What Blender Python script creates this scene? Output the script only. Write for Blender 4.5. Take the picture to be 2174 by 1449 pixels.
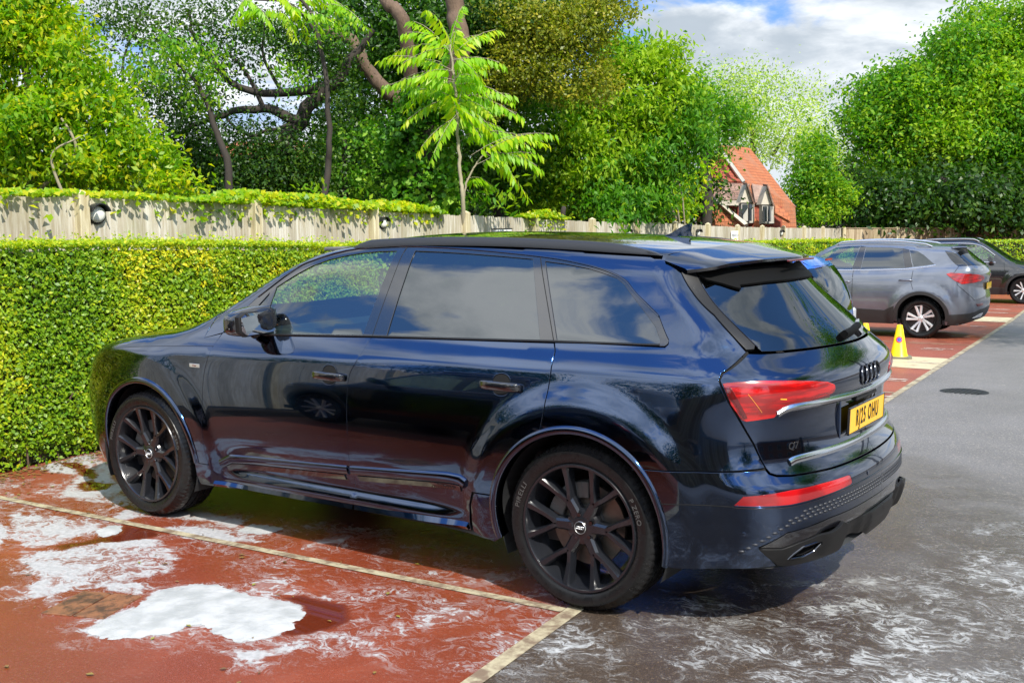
import bpy, math, random
import numpy as np
from mathutils import Vector, Matrix
from mathutils.geometry import delaunay_2d_cdt
for o in list(bpy.data.objects): bpy.data.objects.remove(o)
S=bpy.context.scene; COL=S.collection; R=math.radians
rng=np.random.default_rng(7); random.seed(7)
# ---------------------------------------------------------------- camera
CAM=np.array([-2.41838,4.96402,1.72554]); YAW,PITCH,ROLL,FPX=-.968516,-.110032,-.01318,2308.08
_f=np.array([math.cos(YAW)*math.cos(PITCH),math.sin(YAW)*math.cos(PITCH),math.sin(PITCH)])
_r=np.array([math.sin(YAW),-math.cos(YAW),0.]); _u=np.cross(_r,_f)
_r,_u=math.cos(ROLL)*_r+math.sin(ROLL)*_u,-math.sin(ROLL)*_r+math.cos(ROLL)*_u
cd=bpy.data.cameras.new('camera'); cam=bpy.data.objects.new('camera',cd); COL.objects.link(cam)
cam.matrix_world=Matrix(((_r[0],_u[0],-_f[0],CAM[0]),(_r[1],_u[1],-_f[1],CAM[1]),(_r[2],_u[2],-_f[2],CAM[2]),(0,0,0,1)))
cd.sensor_width=36; cd.lens=FPX/2174*36; cd.clip_end=3000; S.camera=cam
S.render.resolution_x=1024; S.render.resolution_y=682
S.view_settings.view_transform='Standard'; S.view_settings.look='None'; S.view_settings.exposure=0.45; S.view_settings.gamma=1
def at(px,py,d):
    """point seen at photo pixel (px,py), d metres away along the view axis"""
    v=_f+(px-1087)/FPX*_r-(py-724.5)/FPX*_u
    return CAM+v*d
# ---------------------------------------------------------------- sky and sun
SUN=np.array([-.80,.42,1.0]); SUN/=np.linalg.norm(SUN)
W_=bpy.data.worlds.new('World'); S.world=W_; W_.use_nodes=True
class NT:
    def __init__(s,nt): s.nt=nt; s.n=nt.nodes; s.l=nt.links
    def new(s,t,**k):
        x=s.n.new(t)
        for a,v in k.items():
            if a.startswith('i_'):
                kk=a[2:].replace('_',' '); x.inputs[kk].default_value=v
            else: setattr(x,a,v)
        return x
    def link(s,a,b): s.l.new(a,b)
    def val(s,sock,v):
        if hasattr(v,'is_output'): s.l.new(v,sock)
        else: sock.default_value=v
    def math(s,op,a,b=0.,c=None,clamp=False):
        x=s.n.new('ShaderNodeMath'); x.operation=op; x.use_clamp=clamp; s.val(x.inputs[0],a); s.val(x.inputs[1],b)
        if c is not None: s.val(x.inputs[2],c)
        return x.outputs[0]
    def mix(s,f,a,b,blend='MIX'):
        x=s.n.new('ShaderNodeMix'); x.data_type='RGBA'; x.blend_type=blend
        s.val(x.inputs['Factor'],f); s.val(x.inputs['A'],c4(a)); s.val(x.inputs['B'],c4(b)); return x.outputs['Result']
    def ramp(s,f,stops,interp='LINEAR'):
        x=s.n.new('ShaderNodeValToRGB'); cr=x.color_ramp; cr.interpolation=interp
        while len(cr.elements)>1: cr.elements.remove(cr.elements[0])
        for i,(p,c) in enumerate(stops):
            e=cr.elements[0] if i==0 else cr.elements.new(p)
            e.position=p; e.color=c4(c if not isinstance(c,(int,float)) else (c,c,c))
        s.val(x.inputs[0],f); return x.outputs[0]
    def sstep(s,v,a,b,lo=0.,hi=1.):
        x=s.n.new('ShaderNodeMapRange'); x.interpolation_type='SMOOTHSTEP'; s.val(x.inputs[0],v)
        x.inputs[1].default_value=a; x.inputs[2].default_value=b; x.inputs[3].default_value=lo; x.inputs[4].default_value=hi
        return x.outputs[0]
    def noise(s,vec,scale,detail=4,rough=.55,dist=0.,out=0,ntype=None):
        x=s.n.new('ShaderNodeTexNoise'); x.inputs['Scale'].default_value=scale; x.inputs['Detail'].default_value=detail
        x.inputs['Roughness'].default_value=rough; x.inputs['Distortion'].default_value=dist
        if ntype: x.noise_type=ntype
        if vec is not None: s.l.new(vec,x.inputs['Vector'])
        return x.outputs[out]
    def mapping(s,vec,loc=(0,0,0),rot=(0,0,0),scale=(1,1,1)):
        x=s.n.new('ShaderNodeMapping'); s.l.new(vec,x.inputs[0]); x.inputs[1].default_value=loc; x.inputs[2].default_value=rot; x.inputs[3].default_value=scale
        return x.outputs[0]
    def attr(s,name,vec=False):
        x=s.n.new('ShaderNodeAttribute'); x.attribute_name=name; return x.outputs['Color' if vec else 'Fac']
def c4(c):
    if hasattr(c,'is_output'): return c
    c=tuple(c); return c if len(c)==4 else c+(1.,)
def srgb(r,g,b):
    f=lambda v:(v/255/12.92 if v/255<.04045 else ((v/255+.055)/1.055)**2.4); return (f(r),f(g),f(b))
def world():
    w=NT(W_.node_tree); w.n.clear()
    out=w.new('ShaderNodeOutputWorld'); bg=w.new('ShaderNodeBackground'); bg.inputs['Strength'].default_value=.12
    sky=w.new('ShaderNodeTexSky'); sky.sky_type='NISHITA'; sky.sun_disc=False
    sky.sun_elevation=math.asin(SUN[2]); sky.sun_rotation=math.atan2(SUN[0],SUN[1]); sky.air_density=1.0; sky.dust_density=.6; sky.ozone_density=1.5
    tc=w.new('ShaderNodeTexCoord').outputs['Generated']
    sep=w.new('ShaderNodeSeparateXYZ'); w.link(tc,sep.inputs[0])
    zz=w.math('MAXIMUM',w.math('ADD',sep.outputs[2],.22),.05)
    cmb=w.new('ShaderNodeCombineXYZ'); w.link(w.math('DIVIDE',sep.outputs[0],zz),cmb.inputs[0]); w.link(w.math('DIVIDE',sep.outputs[1],zz),cmb.inputs[1])
    p=w.mapping(cmb.outputs[0],loc=(CLX,CLY,.3))
    n1=w.noise(p,1.7,9,.56,.3); n2=w.noise(w.mapping(p,loc=(7.1,2.2,1.)),2.6,7,.58,.2)
    cover=w.sstep(n1,.39,.47)
    shade=w.sstep(n2,.36,.66)
    edge=w.sstep(n1,.46,.70)
    c_hi=(8.0,8.2,8.4); c_lo=(3.3,3.8,4.35)
    cl=w.mix(shade,c_lo,c_hi); cl=w.mix(w.math('MULTIPLY',edge,.55),cl,(4.2,4.7,5.2))
    blue=w.mix(.72,sky.outputs[0],(.9,2.5,6.4))
    col=w.mix(cover,blue,cl)
    # extra sky gain on the side the doors face, added to brighten reflections
    dt=w.new('ShaderNodeVectorMath'); dt.operation='DOT_PRODUCT'; w.link(tc,dt.inputs[0]); dt.inputs[1].default_value=(-.15,.62,.77)
    gain=w.sstep(dt.outputs['Value'],.15,.85,1.,2.0); 
    sc_=w.new('ShaderNodeVectorMath'); sc_.operation='SCALE'; w.link(col,sc_.inputs[0]); w.link(gain,sc_.inputs['Scale']); col=sc_.outputs[0]
    hz=w.sstep(sep.outputs[2],.0,.16); col=w.mix(hz,(5.2,5.6,6.0),col)
    col=w.mix(w.sstep(sep.outputs[2],-.02,.0),(.8,.75,.7),col)
    w.link(col,bg.inputs[0]); w.link(bg.outputs[0],out.inputs[0])
CLX,CLY=-8.1,-5.3
world()
sl=bpy.data.lights.new('sun','SUN'); sl.energy=5.0; sl.angle=R(.5); sl.color=(1,.95,.86)
so=bpy.data.objects.new('sun',sl); COL.objects.link(so); so.rotation_euler=Vector(SUN).to_track_quat('Z','Y').to_euler()
# ---------------------------------------------------------------- bookkeeping
def tag(o,label=None,cat=None,group=None,kind=None):
    if label: o['label']=label
    if cat: o['category']=cat
    if group: o['group']=group
    if kind: o['kind']=kind
    return o
def thing(name,label,cat,loc=(0,0,0),rotz=0,group=None,kind=None):
    o=bpy.data.objects.new(name,None); o.empty_display_size=.2; COL.objects.link(o); o.location=loc; o.rotation_euler=(0,0,rotz)
    return tag(o,label,cat,group,kind)
def mesh(name,V,F,mat,parent=None,smooth=False,N=None,mats=None,midx=None,attrs=None,auto=None):
    """one mesh object from numpy vertices and faces (list of tuples, or an (n,k) array)"""
    me=bpy.data.meshes.new(name); V=np.asarray(V,np.float32)
    if isinstance(F,np.ndarray):
        n,k=F.shape; me.vertices.add(len(V)); me.vertices.foreach_set('co',V.ravel()); me.loops.add(n*k); me.loops.foreach_set('vertex_index',F.ravel().astype(np.int32))
        me.polygons.add(n); me.polygons.foreach_set('loop_start',np.arange(0,n*k,k,dtype=np.int32)); me.polygons.foreach_set('loop_total',np.full(n,k,np.int32)); me.update(calc_edges=True)
    else: me.from_pydata([tuple(v) for v in V.tolist()],[],[tuple(int(i) for i in f) for f in F]); me.update()
    for m in (mats or [mat]): me.materials.append(m)
    if midx is not None: me.polygons.foreach_set('material_index',np.asarray(midx,np.int32))
    if smooth or N is not None or auto: me.polygons.foreach_set('use_smooth',np.ones(len(me.polygons),bool))
    if N is not None: me.normals_split_custom_set_from_vertices([tuple(n) for n in np.asarray(N,float).tolist()])
    elif auto: me.set_sharp_from_angle(angle=R(auto))
    for k,(dom,typ,arr) in (attrs or {}).items():
        a=me.attributes.new(k,typ,dom)
        a.data.foreach_set('color' if typ=='FLOAT_COLOR' else 'value',np.asarray(arr,np.float32).ravel())
    o=bpy.data.objects.new(name,me); COL.objects.link(o)
    if parent: o.parent=parent
    return o
class MB:
    """collects simple solids into one mesh"""
    def __init__(s): s.V=[];s.F=[];s.M=[];s.n=0
    def add(s,V,F,m=0):
        V=np.asarray(V,float).reshape(-1,3); s.V.append(V); s.F+=[tuple(i+s.n for i in f) for f in F]; s.M+=[m]*len(F); s.n+=len(V); return s
    def box(s,c,size,rot=None,m=0,bev=0.):
        x,y,z=[a/2 for a in size]
        if bev>0:
            b=bev; V=[]
            for sx in(-1,1):
                for sy in(-1,1):
                    for sz in(-1,1):
                        V+=[(sx*(x-b),sy*(y-b),sz*z),(sx*(x-b),sy*y,sz*(z-b)),(sx*x,sy*(y-b),sz*(z-b))]
            id_=lambda sx,sy,sz,k:((sx>0)*4+(sy>0)*2+(sz>0))*3+k
            F=[]
            for sg in(-1,1):
                q=[(-1,-1),(1,-1),(1,1),(-1,1)]; q=q if sg>0 else q[::-1]
                F.append([id_(a,b_,sg,0) for a,b_ in q]); F.append([id_(b_,sg,a,1) for a,b_ in q]); F.append([id_(sg,a,b_,2) for a,b_ in q])
            for a in(-1,1):
                for b_ in(-1,1):
                    F.append([id_(-1,a,b_,0),id_(1,a,b_,0),id_(1,a,b_,1),id_(-1,a,b_,1)][::1 if a*b_<0 else -1])
                    F.append([id_(a,-1,b_,0),id_(a,1,b_,0),id_(a,1,b_,2),id_(a,-1,b_,2)][::1 if a*b_>0 else -1])
                    F.append([id_(a,b_,-1,1),id_(a,b_,1,1),id_(a,b_,1,2),id_(a,b_,-1,2)][::1 if a*b_<0 else -1])
            for sx in(-1,1):
                for sy in(-1,1):
                    for sz in(-1,1):
                        t=[id_(sx,sy,sz,0),id_(sx,sy,sz,1),id_(sx,sy,sz,2)]; F.append(t if sx*sy*sz<0 else t[::-1])
        else:
            V=[(a*x,b*y,c_*z) for a in(-1,1) for b in(-1,1) for c_ in(-1,1)]
            F=[(0,1,3,2),(4,6,7,5),(0,4,5,1),(2,3,7,6),(0,2,6,4),(1,5,7,3)]
        V=np.array(V)
        if rot is not None: V=V@np.array(rot).T
        return s.add(V+np.array(c),F,m)
    def bar(s,a,b,w,h,up=(0,0,1),m=0,bev=0.):
        a,b=np.array(a,float),np.array(b,float); d=b-a; L=np.linalg.norm(d); d/=L; u=np.array(up,float); r=np.cross(d,u); r/=np.linalg.norm(r); u=np.cross(r,d)
        return s.box((a+b)/2,(L,w,h),np.stack([d,r,u],1),m,bev)
    def tube(s,pts,rad,n=8,m=0,cap=True):
        pts=np.array(pts,float); k=len(pts); rad=np.broadcast_to(np.array(rad,float),(k,)); T=np.gradient(pts,axis=0); T/=np.linalg.norm(T,axis=1)[:,None]+1e-9
        ref=np.array([0,0,1.]) if abs(T[0][2])<.9 else np.array([1.,0,0]); V=[]
        for i in range(k):
            a=np.cross(T[i],ref); a/=np.linalg.norm(a)+1e-9; b=np.cross(a,T[i]); ref=b
            th=np.arange(n)*2*np.pi/n; V.append(pts[i]+rad[i]*(np.cos(th)[:,None]*a+np.sin(th)[:,None]*b))
        F=[(i*n+j,i*n+(j+1)%n,(i+1)*n+(j+1)%n,(i+1)*n+j) for i in range(k-1) for j in range(n)]
        if cap: F+=[tuple(range(n))[::-1],tuple((k-1)*n+j for j in range(n))]
        return s.add(np.concatenate(V),F,m)
    def lathe(s,prof,n=64,c=(0,0,0),axis='z',m=0,closed=False,mod=None):
        """profile [(radius, height)]"""
        p=np.array(prof,float); k=len(p); th=np.arange(n)*2*np.pi/n; rr=np.repeat(p[:,0][:,None],n,1); hh=np.repeat(p[:,1][:,None],n,1)
        if mod is not None: rr,hh=mod(rr,hh,th[None,:])
        X=rr*np.cos(th); Y=rr*np.sin(th)
        V={'z':np.stack([X,Y,hh],-1),'y':np.stack([X,hh,Y],-1),'x':np.stack([hh,X,Y],-1)}[axis].reshape(-1,3)+np.array(c)
        kk=k if closed else k-1; fl=axis in('y',)
        F=[]
        for i in range(kk):
            for j in range(n):
                q=(i*n+j,i*n+(j+1)%n,((i+1)%k)*n+(j+1)%n,((i+1)%k)*n+j); F.append(q[::-1] if fl else q)
        return s.add(V,F,m)
    def obj(s,name,mat,parent=None,mats=None,auto=30,smooth=True):
        return mesh(name,np.concatenate(s.V),s.F,mat,parent,mats=mats,midx=s.M if mats else None,auto=auto if smooth else None)
def _sp(y,w=.3): return np.logaddexp(0,y/w)*w
def gz(y): y=np.asarray(y,float); return -.027*_sp(-y-.8)+.012*_sp(-y-20)+.015*_sp(-y-45)
# ---------------------------------------------------------------- materials
def mat(name,f=None,**k):
    m=bpy.data.materials.new(name); m.use_nodes=True; t=NT(m.node_tree); t.b=t.n['Principled BSDF']; t.m=m
    for a,v in k.items():
        s=t.b.inputs[a.replace('_',' ')]; s.default_value=(c4(v) if len(s.default_value)==4 else v) if isinstance(v,(tuple,list)) else v
    if f: f(t)
    return m
def objco(t): return t.new('ShaderNodeTexCoord').outputs['Object']
def worldco(t): return t.new('ShaderNodeNewGeometry').outputs['Position']
def bump(t,h,strength=.3,dist=.01):
    b=t.new('ShaderNodeBump'); b.inputs['Strength'].default_value=strength; b.inputs['Distance'].default_value=dist; t.link(h,b.inputs['Height']); t.link(b.outputs[0],t.b.inputs['Normal']); return b
def paint(name,base,metal=.35,rough=.3,coat=1.,cior=1.7,flake=0.):
    def f(t):
        p=objco(t); n=t.noise(p,2.3,3,.5)
        t.link(t.mix(t.sstep(n,.3,.7),tuple(.9*c for c in base),tuple(1.1*c for c in base)),t.b.inputs['Base Color'])
        t.link(t.sstep(t.noise(p,9,4,.6),.3,.8,rough*.9,rough*1.2),t.b.inputs['Roughness'])
        t.link(t.sstep(t.noise(p,5,5,.6),.45,.8,.012,.05),t.b.inputs['Coat Roughness'])
    return mat(name,f,Metallic=metal,Coat_Weight=coat,Coat_IOR=cior)
M={}
M['navy']=paint('navy paint',(.010,.032,.085),1.,.11,1,1.6)
M['grey_paint']=paint('grey metallic paint',(.135,.150,.185),.55,.32,1,1.6)
M['black_paint']=paint('black paint',(.006,.006,.008),.3,.3,1,1.7)
M['blue_paint']=paint('bright blue paint',(.01,.13,.62),.3,.3,1,1.6)
M['gloss_black']=mat('gloss black trim',Base_Color=(.006,.006,.008),Roughness=.12,Coat_Weight=1.,Coat_IOR=1.55,Coat_Roughness=.03)
M['satin_black']=mat('satin black trim',Base_Color=(.007,.007,.0075),Roughness=.45,Specular_IOR_Level=.35)
M['plastic']=mat('black grained plastic',lambda t:bump(t,t.noise(objco(t),260,2,.5),.25,.001),Base_Color=(.02,.021,.022),Roughness=.48)
M['gap']=mat('shut gap',Base_Color=(.002,.002,.002),Roughness=.9)
M['rubber']=mat('tyre rubber',lambda t:(t.link(t.sstep(t.noise(objco(t),14,5,.6),.35,.75,.2,.5),t.b.inputs['Roughness']),bump(t,t.noise(objco(t),90,3,.6),.15,.002)),Base_Color=(.009,.009,.0095),Specular_IOR_Level=.28)
M['rim']=mat('anthracite gloss rim',Base_Color=(.010,.011,.014),Metallic=.0,Roughness=.22,Coat_Weight=.3,Coat_IOR=1.45,Coat_Roughness=.05)
M['alloy']=mat('machined alloy',Base_Color=(.80,.81,.83),Metallic=.6,Roughness=.28)
M['rim_black']=mat('black rim',Base_Color=(.01,.01,.011),Roughness=.3)
M['disc']=mat('brake disc',lambda t:t.link(t.ramp(t.noise(objco(t),7,4,.6),[(.35,(.12,.105,.095)),(.7,(.26,.235,.20))]),t.b.inputs['Base Color']),Metallic=.8,Roughness=.42)
M['caliper']=mat('cast caliper',Base_Color=(.10,.10,.10),Metallic=.5,Roughness=.5)
M['chrome']=mat('satin chrome',Base_Color=(.62,.64,.67),Metallic=1.,Roughness=.16)
M['dark_chrome']=mat('dark chrome',Base_Color=(.10,.105,.12),Metallic=1.,Roughness=.14)
M['badge']=mat('badge silver',Base_Color=(.7,.7,.7),Metallic=.8,Roughness=.3)
M['lamp_red']=mat('red lamp lens',lambda t:t.link(t.mix(t.sstep(t.noise(t.mapping(objco(t),scale=(1,1,9)),6,3),.4,.62),(.22,.0008,.001),(.48,.0013,.0013)),t.b.inputs['Base Color']),Roughness=.22,Coat_Weight=1.,Coat_IOR=1.6,Coat_Roughness=.02)
M['lamp_dark']=mat('dark red lens',Base_Color=(.10,.002,.003),Roughness=.1,Coat_Weight=1.,Coat_IOR=1.6)
M['lamp_amber']=mat('amber bulb',Base_Color=(.9,.35,.03),Roughness=.3)
M['refl']=mat('red reflector',lambda t:(t.link(t.mix(t.sstep(t.noise(objco(t),5,2),.4,.6),(.22,.001,.003),(.40,.003,.005)),t.b.inputs['Base Color']),bump(t,t.noise(objco(t),120,1,.5),.3,.002)),Roughness=.15,Coat_Weight=1.,Coat_IOR=1.6)
M['plate']=mat('yellow number plate',Base_Color=srgb(250,190,8),Roughness=.35,Coat_Weight=.6)
M['ink']=mat('plate lettering',Base_Color=(.006,.006,.006),Roughness=.5)
M['cream_leather']=mat('seat leather',Base_Color=(.05,.048,.045),Roughness=.5)
M['interior']=mat('cabin trim',Base_Color=(.015,.015,.016),Roughness=.7)
M['headlining']=mat('headlining',Base_Color=(.10,.10,.10),Roughness=.9)
def glass(name,tint,ior=1.75,tintfac=1.):
    m=bpy.data.materials.new(name); m.use_nodes=True; t=NT(m.node_tree); t.n.clear()
    o=t.new('ShaderNodeOutputMaterial'); tr=t.new('ShaderNodeBsdfTransparent'); tr.inputs[0].default_value=c4(tint)
    gl=t.new('ShaderNodeBsdfGlossy'); gl.inputs['Roughness'].default_value=.012; gl.inputs['Color'].default_value=(.92,.97,1,1)
    fr=t.new('ShaderNodeFresnel'); fr.inputs[0].default_value=ior; mx=t.new('ShaderNodeMixShader')
    geo=t.new('ShaderNodeNewGeometry'); k=t.math('MULTIPLY',fr.outputs[0],t.math('SUBTRACT',1.,geo.outputs['Backfacing']))
    t.link(k,mx.inputs[0]); t.link(tr.outputs[0],mx.inputs[1]); t.link(gl.outputs[0],mx.inputs[2]); t.link(mx.outputs[0],o.inputs[0]); return m
M['glass_clear']=glass('clear green glass',(.46,.62,.55),2.1)
M['glass_dark']=glass('privacy glass',(.012,.015,.017),2.0)
M['glass_screen']=glass('windscreen glass',(.6,.72,.66),1.9)
# ---------------------------------------------------------------- implicit car bodies
def smax(a,b,k):
    h=np.maximum(k-np.abs(a-b),0)/k; return np.maximum(a,b)+h*h*h*k/6
def smin(a,b,k): return -smax(-a,-b,k)
def sst(a,b,x):
    t=np.clip((x-a)/(b-a),0,1); return t*t*t*(t*(6*t-15)+10)
def softp(x,w): return .5*(x+np.sqrt(x*x+w*w))
def spline(xs,ys):
    xs=np.array(xs,float);ys=np.array(ys,float);n=len(xs);h=np.diff(xs); A=np.zeros((n,n));b=np.zeros(n);A[0,0]=A[-1,-1]=1
    for i in range(1,n-1):
        A[i,i-1]=h[i-1];A[i,i]=2*(h[i-1]+h[i]);A[i,i+1]=h[i]; b[i]=6*((ys[i+1]-ys[i])/h[i]-(ys[i]-ys[i-1])/h[i-1])
    Q=np.linalg.solve(A,b); s0=(ys[1]-ys[0])/h[0]-h[0]*(2*Q[0]+Q[1])/6; s1=(ys[-1]-ys[-2])/h[-1]+h[-1]*(Q[-2]+2*Q[-1])/6
    def f(x):
        x=np.asarray(x,float); i=np.clip(np.searchsorted(xs,x)-1,0,n-2); xc=np.clip(x,xs[0],xs[-1]);t=xc-xs[i];u=xs[i+1]-xc;hh=h[i]
        v=(Q[i]*u**3+Q[i+1]*t**3)/(6*hh)+(ys[i]/hh-Q[i]*hh/6)*u+(ys[i+1]/hh-Q[i+1]*hh/6)*t
        return v+np.where(x<xs[0],(x-xs[0])*s0,0)+np.where(x>xs[-1],(x-xs[-1])*s1,0)
    return f
H2=np.pi/2
class Shape:
    def __init__(s,F,XC,YC,RH,XF,zmax): s.F=F; s.XC,s.YC,s.RH,s.XF=XC,YC,RH,XF; s.s1=XC-H2*RH; s.sc=s.s1-YC; s.f1=XF+H2*RH; s.sf=s.f1+YC; s.zmax=zmax
    def path(s,q):
        q=np.asarray(q,float); XC,YC,RH,XF=s.XC,s.YC,s.RH,s.XF
        th=np.clip((XC-q)/RH,0,H2); tf=np.clip((q-XF)/RH,0,H2)
        ox=np.clip(q,XC,XF); oy=np.where(q<s.s1,YC-(s.s1-q),np.where(q>s.f1,YC-(q-s.f1),YC))
        return ox,oy,-np.sin(th)+np.sin(tf),np.where(q<XC,np.cos(th),np.where(q>XF,np.cos(tf),1.))
    def surf(s,q,z):
        q=np.asarray(q,float);z=np.asarray(z,float)+0*q; ox,oy,dx,dy=s.path(q); lo=np.zeros_like(q);hi=np.full_like(q,1.3)
        for _ in range(26):
            t=(lo+hi)/2; o=s.F(np.stack([ox+t*dx,oy+t*dy,z],-1))>0; hi=np.where(o,t,hi);lo=np.where(o,lo,t)
        return np.stack([ox+lo*dx,oy+lo*dy,z],-1)
    def top(s,x,y):
        x=np.asarray(x,float);y=np.asarray(y,float)+0*x; lo=np.full_like(x,.3);hi=np.full_like(x,s.zmax)
        for _ in range(26):
            t=(lo+hi)/2; o=s.F(np.stack([x,y,t],-1))>0; hi=np.where(o,t,hi);lo=np.where(o,lo,t)
        return np.stack([x,y,lo],-1)
    def normal(s,P,e=.003):
        g=np.stack([s.F(P+np.eye(3)[i]*e)-s.F(P-np.eye(3)[i]*e) for i in range(3)],-1); return g/(np.linalg.norm(g,axis=-1,keepdims=True)+1e-12)
def resample(poly,step,closed=True,sharp=True):
    P=np.array(poly,float); n=len(P); out=[]
    for i in range(n if closed else n-1):
        a,b=P[i],P[(i+1)%n]; k=max(1,int(round(np.linalg.norm(b-a)/step))); out+=[a+(b-a)*j/k for j in range(k)]
    if not closed: out.append(P[-1])
    return np.array(out)
def inside(pts,poly):
    x,y=pts[:,0],pts[:,1]; r=np.zeros(len(pts),bool); n=len(poly)
    for i in range(n):
        x1,y1=poly[i]; x2,y2=poly[(i+1)%n]
        if y1==y2: continue
        c=((y1>y)!=(y2>y))&(x<(x2-x1)*(y-y1)/(y2-y1)+x1); r^=c
    return r
def polydist(pts,poly,closed=True):
    d=np.full(len(pts),1e9); n=len(poly)
    for i in range(n if closed else n-1):
        a=poly[i];b=poly[(i+1)%n]; ab=b-a; L=ab@ab+1e-18; t=np.clip(((pts-a)@ab)/L,0,1); d=np.minimum(d,np.hypot(*(pts-a-t[:,None]*ab).T))
    return d
def area(p): x,y=p[:,0],p[:,1]; return .5*np.sum(x*np.roll(y,-1)-np.roll(x,-1)*y)
def inset(p,d):
    """moves a closed counter-clockwise outline inwards by d"""
    a=p-np.roll(p,1,0); b=np.roll(p,-1,0)-p; a/=np.linalg.norm(a,axis=1)[:,None]+1e-12; b/=np.linalg.norm(b,axis=1)[:,None]+1e-12
    na=np.stack([-a[:,1],a[:,0]],1); nb=np.stack([-b[:,1],b[:,0]],1); m=na+nb; L=np.linalg.norm(m,axis=1)[:,None]+1e-9; m/=L; c=np.maximum((m*na).sum(1),.5)[:,None]
    return p+m*d/c
def triangulate(outline,holes,step):
    lo,hi=outline.min(0),outline.max(0); gx=np.arange(lo[0],hi[0]+step,step); gy=np.arange(lo[1],hi[1]+step,step)
    G=np.stack(np.meshgrid(gx,gy,indexing='ij'),-1); G[:,1::2,0]+=step/2; G=G.reshape(-1,2)
    k=inside(G,outline)&(polydist(G,outline)>step*.5)
    for h in holes: k&=~inside(G,h)&(polydist(G,h)>step*.5)
    G=G[k]; loops=[outline]+list(holes); P=np.concatenate(loops+[G]); E=[];o=0
    for l in loops: n=len(l); E+=[(o+i,o+(i+1)%n) for i in range(n)]; o+=n
    r=delaunay_2d_cdt([Vector(p) for p in P.tolist()],E,[],0,1e-7)
    Q=np.array([tuple(v) for v in r[0]]); T=np.array([f for f in r[2] if len(f)==3]); c=Q[T].mean(1); k=inside(c,outline)
    for h in holes: k&=~inside(c,h)
    T=T[k]; a=Q[T]; ar=(a[:,1,0]-a[:,0,0])*(a[:,2,1]-a[:,0,1])-(a[:,1,1]-a[:,0,1])*(a[:,2,0]-a[:,0,0]); T=T[np.abs(ar)>1e-10]
    ar=ar[np.abs(ar)>1e-10]; T[ar<0]=T[ar<0][:,::-1]
    used=np.unique(T); mp=np.full(len(Q),-1); mp[used]=np.arange(len(used)); return Q[used],mp[T]
def panel(name,sh,outline,mt,parent,holes=(),step=.03,bstep=.016,gap=.002,off=0.,depth=.014,mode='side',mirror='both',smoothbd=0,edge=.0018,fn=None,hdepth=None,label=None):
    """a body panel cut out of the car's surface; mode side: outline in (path length, height); mode top: outline in (x, y)
       mirror: 'both' makes the two sides as two objects, 'join' one mesh over the centre line, 'no' the left side only"""
    o=resample(outline,bstep)
    if area(o)<0: o=o[::-1]
    if gap: o=inset(o,gap)
    hs=[]
    for h in holes:
        h=resample(h,bstep); h=h if area(h)>0 else h[::-1]; hs.append(h)
    Q,T=triangulate(o,hs,step)
    ev=(lambda q:sh.surf(q[:,0],q[:,1])) if mode=='side' else (lambda q:sh.top(q[:,0],q[:,1]))
    P=ev(Q); N=sh.normal(P)
    flip=(mode=='side')      # (s,z) ccw looks from +y as clockwise
    T=T[:,::-1] if flip else T
    if fn is not None: P=P+N*fn(Q)[:,None]
    P=P+N*off
    Vs=[P];Ns=[N];Fs=[T];n=len(P)
    for idx,l in enumerate([o]+hs):
        B=ev(l); nb=sh.normal(B)
        if fn is not None: B=B+nb*fn(l)[:,None]
        B=B+nb*off; t=np.roll(B,-1,0)-np.roll(B,1,0); t/=np.linalg.norm(t,axis=1)[:,None]+1e-12
        out=np.cross(t,nb); out/=np.linalg.norm(out,axis=1)[:,None]+1e-12
        c=-1. if flip else 1.
        out*=c*(1. if idx==0 else -1.)
        dd=depth if (idx==0 or hdepth is None) else hdepth
        r0=B; r1=B+out*edge-nb*edge; r2=B+out*edge-nb*dd; k=len(l)
        Vs+=[r0,r1,r1,r2]; Ns+=[nb,out,out,out]
        def quads(a,b):
            i=np.arange(k); j=(i+1)%k; q=np.stack([n+a*k+i,n+b*k+i,n+b*k+j,n+a*k+j],1)
            if flip: q=q[:,::-1]
            if idx>0: q=q[:,::-1]
            return np.concatenate([q[:,[0,1,2]],q[:,[0,2,3]]])
        Fs+=[quads(0,1),quads(2,3)]; n+=4*k
    V=np.concatenate(Vs);N=np.concatenate(Ns);F=np.concatenate(Fs); mir=np.array([1,-1,1.])
    res=[]
    if mirror=='join': 
        m=len(V); V,N,F=np.concatenate([V,V*mir]),np.concatenate([N,N*mir]),np.concatenate([F,F[:,::-1]+m])
    res.append(mesh(name,V,F,mt,parent,N=N))
    if mirror=='both': res.append(mesh(name,V*mir,F[:,::-1].copy(),mt,parent,N=N*mir))
    if label:
        for r in res: r['label']=label
    return res
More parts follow.
